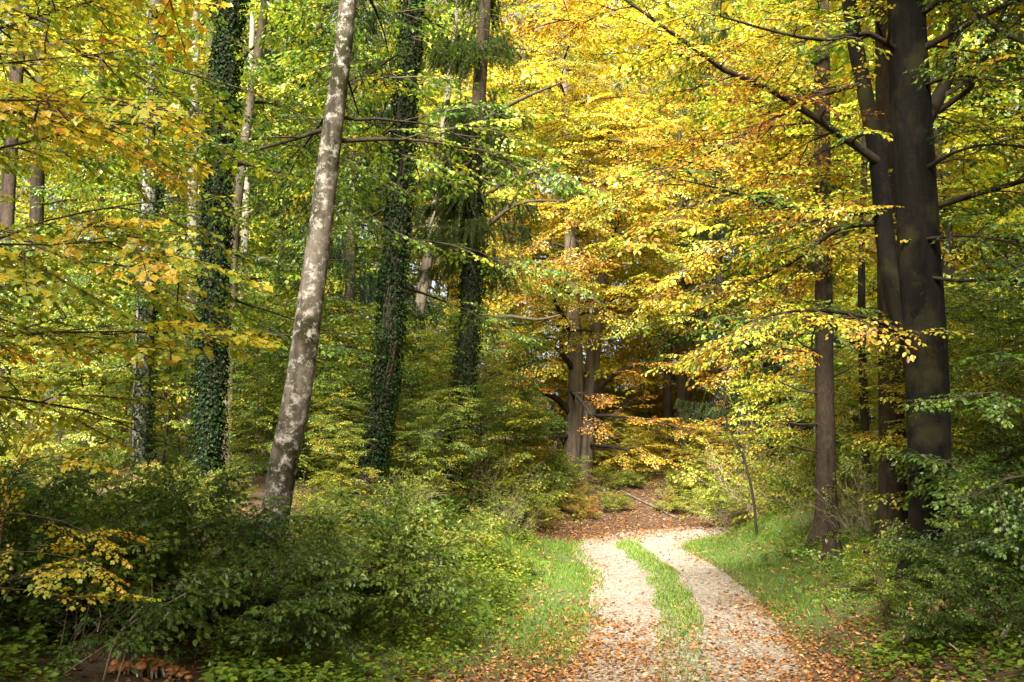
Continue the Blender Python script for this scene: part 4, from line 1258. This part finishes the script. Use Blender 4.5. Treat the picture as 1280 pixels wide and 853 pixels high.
so.stamp(*LEAF2, *litter(9000, -14, -1, 8, 26, lambda s, x, y: .6 + 0 * s, .09, .4))
so.stamp(*LEAF2, *litter(9000, 4, 14, 8, 27, lambda s, x, y: .7 * (s < -2.5), .09, .38))
link('fallen_leaves', so.mesh('fallen_leaves', [M_LITTER]), kind='stuff', label='brown and orange fallen leaves strewn over track and banks')


# ------------------------------------------------------------------ small things
def ground_at(px, py):
    """where the line of sight through that pixel meets the ground"""
    for d in np.arange(6, 60, .05):
        q = at(px, py, d)
        if q[2] <= gz(q[0], q[1]):
            return q
    return at(px, py, 60)


def simple_mat(name, c0, c1, scale=12, rough=.7):
    m, nt, N, L = new_mat(name)
    tc = N.new('ShaderNodeTexCoord'); n = N.new('ShaderNodeTexNoise'); n.inputs['Scale'].default_value = scale; n.inputs['Detail'].default_value = 4
    L.new(tc.outputs['Object'], n.inputs['Vector'])
    r = ramp(N, [(.3, c0), (.7, c1)]); L.new(n.outputs['Fac'], r.inputs[0])
    b = N.new('ShaderNodeBsdfPrincipled'); b.inputs['Roughness'].default_value = rough
    L.new(r.outputs[0], b.inputs['Base Color'])
    o = N.new('ShaderNodeOutputMaterial'); L.new(b.outputs[0], o.inputs[0])
    return m


def lathe(prof, sides=12):
    prof = np.array(prof, float); a = np.arange(sides) / sides * 2 * np.pi
    v = np.stack([prof[:, None, 0] * np.cos(a), prof[:, None, 0] * np.sin(a), prof[:, None, 1] + 0 * a], -1)
    i, j = np.meshgrid(np.arange(len(prof) - 1), np.arange(sides), indexing='ij'); k = (j + 1) % sides
    return v.reshape(-1, 3), np.stack([i * sides + j, i * sides + k, (i + 1) * sides + k, (i + 1) * sides + j], -1).reshape(-1, 4)


# cluster of brown mushrooms in the shade at lower left
rng = R(200)
M_CAP = simple_mat('mushroom_cap', (0.20, 0.075, 0.025), (0.50, 0.22, 0.08), 18, .5)
M_STEM = simple_mat('mushroom_stem', (0.40, 0.30, 0.20), (0.55, 0.45, 0.32), 20)
cap_v, cap_f = lathe([(.001, .030), (.018, .028), (.034, .019), (.042, .004), (.041, -.003), (.033, -.001), (.010, .002), (.001, .002)])
stem_v, stem_f = lathe([(.001, .004), (.008, .004), (.007, -.05), (.010, -.10), (.001, -.10)], 8)
so = Soup(); so.add(cap_v, cap_f); cap_me = so.mesh('cap', [M_CAP], smooth=True)
so = Soup(); so.add(stem_v, stem_f); stem_me = so.mesh('stem', [M_STEM], smooth=True)
q = ground_at(188, 846)
mroot = thing('mushroom_cluster', 'cluster of orange-brown mushrooms on the dark ground at lower left', 'mushrooms', tuple(q))
for k in range(44):
    x, y = rng.normal(0, .17), rng.normal(0, .07)
    z = gz(q[0] + x, q[1] + y) - q[2] + .03 + .15 * math.exp(-(x / .22) ** 2) * rng.uniform(.3, 1)
    o = link('mushroom', cap_me, mroot, (x, y, z))
    o.rotation_euler = (rng.normal(0.15, .25), rng.normal(0, .25), rng.uniform(0, 6))
    o.scale = (rng.uniform(.75, 1.35),) * 3
    link('stem', stem_me, o)


def stems_thing(name, label, cat, lines, mat, base, leafrows=None, leafmat=None, sides=5):
    root = thing(name, label, cat, tuple(base))
    for P in lines:
        so = Soup(); v, f = tube(P, sides, .04, rng); so.add(v, f)
        link('stem', so.mesh('stem', [mat], base, True), root)
    return root


# bare arching stems beside the mushrooms
q = ground_at(130, 852)
L = [limb_px(r_) for r_ in ([(128, 856, 3, q[1]), (138, 815, 2.6, q[1]), (150, 790, 2.2, q[1] + .1), (172, 765, 1.8, q[1] + .2), (192, 745, 1.2, q[1] + .3)], [(150, 790, 2, q[1] + .1), (175, 772, 1.8, q[1]), (205, 757, 1.4, q[1] - .1), (232, 742, 1, q[1] - .2)],
                            [(70, 850, 2, q[1]), (105, 825, 1.8, q[1]), (150, 795, 1.6, q[1]), (190, 778, 1, q[1])], [(145, 856, 2, q[1] - .2), (156, 820, 1.8, q[1] - .2), (160, 800, 1.2, q[1] - .2)], [(182, 806, 1.6, q[1] + .3), (192, 785, 1.2, q[1] + .3), (215, 766, 1, q[1] + .3)],
                            [(190, 745, 1.4, q[1] + .3), (190, 730, 1.2, q[1] + .3), (189, 722, 1, q[1] + .3)], [(122, 790, 1.6, q[1]), (126, 770, 1.4, q[1]), (124, 758, 1, q[1])])]
stems_thing('bare_stems', 'thin bare pale stems arching up beside the mushrooms', 'twigs', L, M_DRYTWIG, q)
# cut stubs right of the mushrooms
q = ground_at(275, 846)
L = [limb_px([(a, 850, w, q[1] + e), (a + 1, 850 - h, w * .8, q[1] + e)]) for a, h, w, e in ((265, 40, 5, .1), (272, 30, 4, 0), (285, 26, 5, -.1), (278, 20, 3, .1), (262, 22, 3, .2))]
stems_thing('cut_stubs', 'short cut stubs of a shrub right of the mushrooms', 'stump', L, M_TWIG, q)

# ivy-covered arching log on the left bank
b0, b1 = at(585, 640, 24.2), at(652, 668, 23.2)
P = resample(np.array([np.append(at(578, 640, 24.6), .07), np.append(at(594, 631, 24.3), .09), np.append(at(615, 630, 24), .10), np.append(at(634, 645, 23.7), .11), np.append(at(646, 664, 23.4), .12), np.append(at(652, 690, 23.3), .13)]), .12)
base = np.array([P[-1, 0], P[-1, 1], gz(P[-1, 0], P[-1, 1])])
root = thing('ivy_log', 'arching fallen stem covered in dark ivy on the left bank', 'log', tuple(base))
so = Soup(); v, f = tube(P, 8, .05, rng); so.add(v, f)
link('stem', so.mesh('stem', [M_BARK_DARK], base, True), root)
so = Soup(); n = 1500
t = rng.uniform(0, len(P) - 1.01, n); i = t.astype(int)
c = P[i, :3] + (P[i + 1, :3] - P[i, :3]) * (t - i)[:, None]
dv = unit(rng.normal(size=(n, 3)) + np.array([0, -.4, .3]))
so.stamp(LEAF4[0] * np.array([1, 1.3, 1]), LEAF4[1], frames(dv + np.array([0, 0, -.8]), dv) * rng.uniform(.05, .10, n)[:, None, None], c + dv * rng.uniform(.08, .22, n)[:, None], rng.uniform(.1, .8, n))
link('ivy', so.mesh('ivy', [M_IVY], base), root)

# fallen branch on the far slope
q = ground_at(845, 648); q2 = ground_at(805, 628)
P = limb_px([(848, 650, 3, q[1] - .2), (825, 637, 3, (q[1] + q2[1]) * .5 - .1), (803, 627, 2.6, q2[1] - .1), (776, 613, 1.6, q2[1] + .3)])
P[:, 2] = np.maximum(P[:, 2], np.array([gz(a, b) for a, b in P[:, :2]]) + .04)
so = Soup(); v, f = tube(P, 7, .06, rng); so.add(v, f)
link('fallen_branch', so.mesh('fallen_branch', [M_BARK_GREY], smooth=True), label='pale fallen branch lying on the leafy slope beyond the bend', category='branch')

# stump among dry twigs below the straight spruce
q = ground_at(1040, 700)
root = thing('tree_stump', 'low mossy broken stump in front of the straight brown trunk', 'stump', tuple(q))
so = Soup(); v, f = tube(np.array([[0, 0, -.2, .27], [0, 0, 0, .23], [.01, 0, .12, .18], [.02, .01, .26, .165], [.02, .01, .33, .15]]), 14, .06, rng); v[-14:, 2] += rng.uniform(-.06, .08, 14); so.add(v, f)
link('bark', so.mesh('bark', [M_BARK_SPRUCE], smooth=True), root)
so = Soup(); so.add(np.vstack([v[-14:] * np.array([.95, .95, 1]) - np.array([0, 0, .03]), [[.02, .01, .27]]]), [[k, (k + 1) % 14, 14] for k in range(14)])
link('broken_top', so.mesh('broken_top', [M_DRYTWIG]), root)


# thin curved sapling in front of the pale bushes
q = ground_at(945, 650)
P = limb_px([(946, 652, 3.4, 23), (940, 615, 3.2, 23), (932, 580, 3, 23), (920, 552, 2.6, 23.1), (910, 535, 2.2, 23.2), (905, 505, 1.8, 23.2), (906, 470, 1.4, 23.3)])
P[0, 2] = gz(P[0, 0], P[0, 1]) - .1
lf = Leafage(R(210)); lf.clothe(P, .5, .45, .3, (.4, .9), .3, (.4, .7), .07, .3)
base = np.array([P[0, 0], P[0, 1], gz(P[0, 0], P[0, 1])])
root = thing('curved_sapling', 'thin dark sapling with a bent stem on the right verge', 'tree', tuple(base))
so = Soup(); v, f = tube(P, 6); so.add(v, f)
link('trunk', so.mesh('trunk', [M_BARK_DARK], base, True), root)
link('crown', lf.soup(BEECH).mesh('crown', [M_LEAF, M_TWIG], base), root)


# twiggy half-bare bushes on the right verge and bank
def twiggy(seed, H, n):
    r = R(seed); st = Soup(); lf = Leafage(r)
    for k in range(n):
        Q = grow(r, (r.normal(0, .2), r.normal(0, .2), -.1), az_dir(r.uniform(0, 360), r.uniform(35, 85)), H * r.uniform(.7, 1.3), .010, .05, .14, 9)
        v, f = tube(Q, 3); st.add(v, f)
        for e in r.uniform(.3, 1, 7):
            i = int(e * 7.9)
            Q2 = grow(r, Q[i, :3], unit(Q[min(i + 1, 8), :3] - Q[i, :3]) + r.normal(0, .6, 3), H * .3, .005, .05, .2, 5)
            v, f = tube(Q2, 3); st.add(v, f)
            if r.random() < .3:
                lf.put(Q2[-1, :3], Q2[-1, :3] - Q2[0, :3], (r.normal(0, .5), r.normal(0, .5), 1), r.uniform(.25, .5), r.normal(0, .06))
    return st.mesh('stems', [M_DRYTWIG]), lf.soup(BUSH).mesh('foliage', [M_SHRUB, M_TWIG])


TW = [twiggy(220, 1.6, 26), twiggy(221, 1.9, 30)]
for k, (px, d, sc, lab) in enumerate(((938, 29.5, .9, 'half-bare twiggy bush left of the bent sapling'), (975, 27.5, .9, 'half-bare twiggy bush right of the bent sapling'), (990, 28.5, 1.6, 'tall pale twiggy bush behind the verge'), (960, 31, 1.7, 'tall twiggy bush in the light beyond the verge'),
                                        (905, 29.5, .8, 'small bare bush at the end of the right verge'), (1052, 20.5, .6, 'dry twigs round the foot of the straight brown trunk'), (1010, 21.5, .6, 'dry brown twigs just left of the straight brown trunk'), (1085, 19, .7, 'dry twigs between the straight brown and grey scaly trunks'),
                                        (618, 23.2, .6, 'grey dead twigs under the ivy-covered log'), (635, 22.4, .5, 'small tangle of grey twigs at the verge edge'), (505, 19, .8, 'dry stems at the foot of the leaning ivied trunk'), (600, 26.5, .9, 'dry pale stems behind the ivy-covered log'))):
    b = at(px, 560, d)
    plant('twiggy_bush', lab, 'shrub', None, TW[k % 2], ('stems', 'foliage'), (b[0], b[1], gz(b[0], b[1])), k * 1.7, sc, .55)

# brown withered foliage in front of the dark beech
rng = R(230)
st = Soup(); dl = Soup()
q = ground_at(1185, 790)
for k in range(16):
    b = np.array([q[0] + rng.normal(0, .35), q[1] + rng.normal(0, .25), 0]); b[2] = gz(b[0], b[1]) - .05
    Q = grow(rng, b, az_dir(rng.uniform(0, 360), rng.uniform(30, 75)), rng.uniform(.4, .75), .007, .08, .1, 7)
    v, f = tube(Q, 4); st.add(v, f)
    n = 26
    t = rng.uniform(1.5, 5.99, n); i = t.astype(int)
    c = Q[i, :3] + (Q[i + 1, :3] - Q[i, :3]) * (t - i)[:, None]
    dd = np.stack([rng.normal(0, .5, n), rng.normal(0, .5, n), -np.ones(n)], -1)
    dl.stamp(LEAF4[0] * np.array([1, .7, 2]), LEAF4[1], frames(dd, rng.normal(size=(n, 3))) * rng.uniform(.05, .09, n)[:, None, None], c, rng.uniform(0, 1, n))
root = thing('withered_plant', 'clump of brown withered hanging leaves below the dark beech', 'plant', tuple(q))
link('stems', st.mesh('stems', [M_TWIG], q), root)
link('foliage', dl.mesh('foliage', [M_DRY], q), root, kind='stuff')

# crooked dead stick at the right edge
q = ground_at(1252, 815)
P = limb_px([(1253, 822, 9, q[1]), (1252, 805, 10, q[1]), (1255, 795, 9, q[1]), (1258, 788, 6, q[1]), (1264, 780, 3, q[1])])
root = thing('dead_stick', 'crooked grey dead stick standing at the right edge', 'stick', (P[0, 0], P[0, 1], P[0, 2]))
so = Soup(); v, f = tube(P, 8, .06, rng); so.add(v, f); link('stem', so.mesh('stem', [M_BARK_PALE], P[0, :3], True), root)
P2 = limb_px([(1215, 838, 2, q[1]), (1208, 822, 2.2, q[1]), (1196, 812, 2, q[1]), (1186, 804, 1.4, q[1])])
so = Soup(); v, f = tube(P2, 5); so.add(v, f)
link('dry_stalk', so.mesh('dry_stalk', [M_DRYTWIG], smooth=True), label='thin pale dry stalk curving over the plants at lower right', category='twig')

# yellow maple sapling at lower left and broad-leaved green ones at right
def own_sapling(name, label, base_px, d, rows, tint, sprays, size, tv=.05, gaps=(.22, .2)):
    lf = Leafage(R(abs(int(base_px)))); ls = []
    for r_ in rows:
        Q = limb_px(r_); ls.append(Q); lf.clothe(Q, tint, .35, gaps[0], (.2, .45), gaps[1], size, tv, .2)
    P = ls[0].copy(); P[0, 2] = min(P[0, 2], gz(P[0, 0], P[0, 1]))
    base = np.array([P[0, 0], P[0, 1], gz(P[0, 0], P[0, 1])])
    root = thing(name, label, 'tree', tuple(base))
    so = Soup(); v, f = tube(P, 6); so.add(v, f); link('trunk', so.mesh('trunk', [M_TWIG], base, True), root)
    for Q in ls[1:]:
        so = Soup(); v, f = tube(Q, 5); so.add(v, f); link('branch', so.mesh('branch', [M_TWIG], base, True), root)
    link('crown', lf.soup(sprays).mesh('crown', [M_LEAF, M_TWIG], base), root)


own_sapling('maple_sapling', 'young maple with bright yellow leaves before the dark shrubs', -30, 8.2,
            [[(-40, 860, 3, 8.2), (-20, 760, 3, 8.2), (0, 680, 2.5, 8.2), (10, 600, 2, 8.2)], [(0, 690, 1.6, 8.2), (40, 690, 1.4, 8.0), (80, 695, 1.2, 7.9), (105, 700, 1, 7.8)], [(-5, 735, 1.6, 8.2), (40, 738, 1.4, 8.1), (75, 745, 1.2, 8), (100, 748, 1, 7.9)],
             [(5, 640, 1.6, 8.2), (45, 645, 1.4, 8.1), (80, 652, 1.2, 8), (100, 662, 1, 7.9)], [(-10, 740, 2, 8.2), (10, 725, 2, 8), (30, 722, 1.4, 7.8)], [(8, 610, 2, 8.2), (20, 590, 2, 8.1), (45, 575, 1.4, 8)]], .56, MAPLE, (.35, .6), gaps=(.6, .5))
own_sapling('green_sapling', 'young tree with broad green leaves reaching in at right edge', 1335, 10,
            [[(1345, 860, 5, 10), (1340, 700, 5, 10), (1335, 560, 4, 10), (1325, 440, 3, 10)], [(1338, 600, 4, 10), (1300, 590, 3, 9.9), (1255, 600, 2.4, 9.8), (1215, 622, 1.6, 9.7)], [(1336, 530, 4, 10), (1295, 505, 3, 9.9), (1245, 490, 2, 9.8), (1200, 495, 1.4, 9.7)],
             [(1330, 480, 3, 10), (1300, 455, 2, 9.9), (1265, 448, 1.6, 9.8)], [(1340, 660, 3, 10), (1300, 655, 2.4, 9.9), (1260, 668, 1.6, 9.8)]], .20, MAPLE, (.35, .6))
own_sapling('low_sapling', 'low sapling with light green leaves in front of the beech foot', 1110, 12,
            [[(1110, 775, 3, 12), (1105, 745, 2.6, 12), (1095, 715, 2, 12)], [(1108, 755, 2, 12), (1080, 735, 1.8, 11.9), (1050, 730, 1.2, 11.8)], [(1106, 745, 2, 12), (1135, 725, 1.6, 11.9), (1165, 715, 1.2, 11.8)], [(1100, 730, 2, 12), (1075, 712, 1.6, 12.1), (1055, 705, 1.2, 12.1)]], .30, GREEN, (.3, .5))

# ------------------------------------------------------------------ which one of a row is which: said by the trunks it stands between
MARKS = [(-999, 'the left edge'), (45, 'the dark straight trunk'), (177, 'the half-ivied slim trunk'), (263, 'the upright ivied trunk'), (360, 'the mottled maple'), (480, 'the leaning ivied trunk'),
         (585, 'the ivied spruce'), (715, 'the golden beech'), (848, 'the slim far trunks'), (1030, 'the straight brown trunk'), (1160, 'the dark beech'), (9999, 'the right edge')]
KIND = {'saplings in the left-hand wood': 'leafy sapling', 'saplings on the far bank': 'yellow-green sapling', 'saplings in the right-hand wood': 'leafy sapling', 'shaded shrubs at lower left': 'shade-tinted shrub',
        'shrubs on the left bank': 'green shrub', 'trees deep in the wood on the left': 'tall tree', 'trees deep in the wood on the right': 'tall tree', 'yellow trees beyond the bend': 'yellow tree'}
ORD = 'first second third fourth fifth sixth seventh eighth ninth tenth eleventh twelfth thirteenth fourteenth fifteenth sixteenth seventeenth eighteenth nineteenth twentieth twenty-first twenty-second twenty-third twenty-fourth'.split()
cells = {}
for g, px, d, root in ROWS:
    if g in KIND:
        i = max(k for k in range(len(MARKS)) if MARKS[k][0] <= px)
        i = min(i, len(MARKS) - 2)
        cells.setdefault((KIND[g], i), []).append((d, root))
for (kind, i), rows in cells.items():
    a, b = MARKS[i][1], MARKS[i + 1][1]
    where = 'between %s and %s' % (a, b) if i > 0 and i < len(MARKS) - 2 else ('left of %s' % b if i == 0 else 'right of %s' % a)
    rows.sort(key=lambda r_: r_[0])
    for k, (d, root) in enumerate(rows):
        root['label'] = '%s %s' % (kind, where) + (' %s from the front' % ORD[min(k, 23)] if len(rows) > 1 else ' standing alone there')
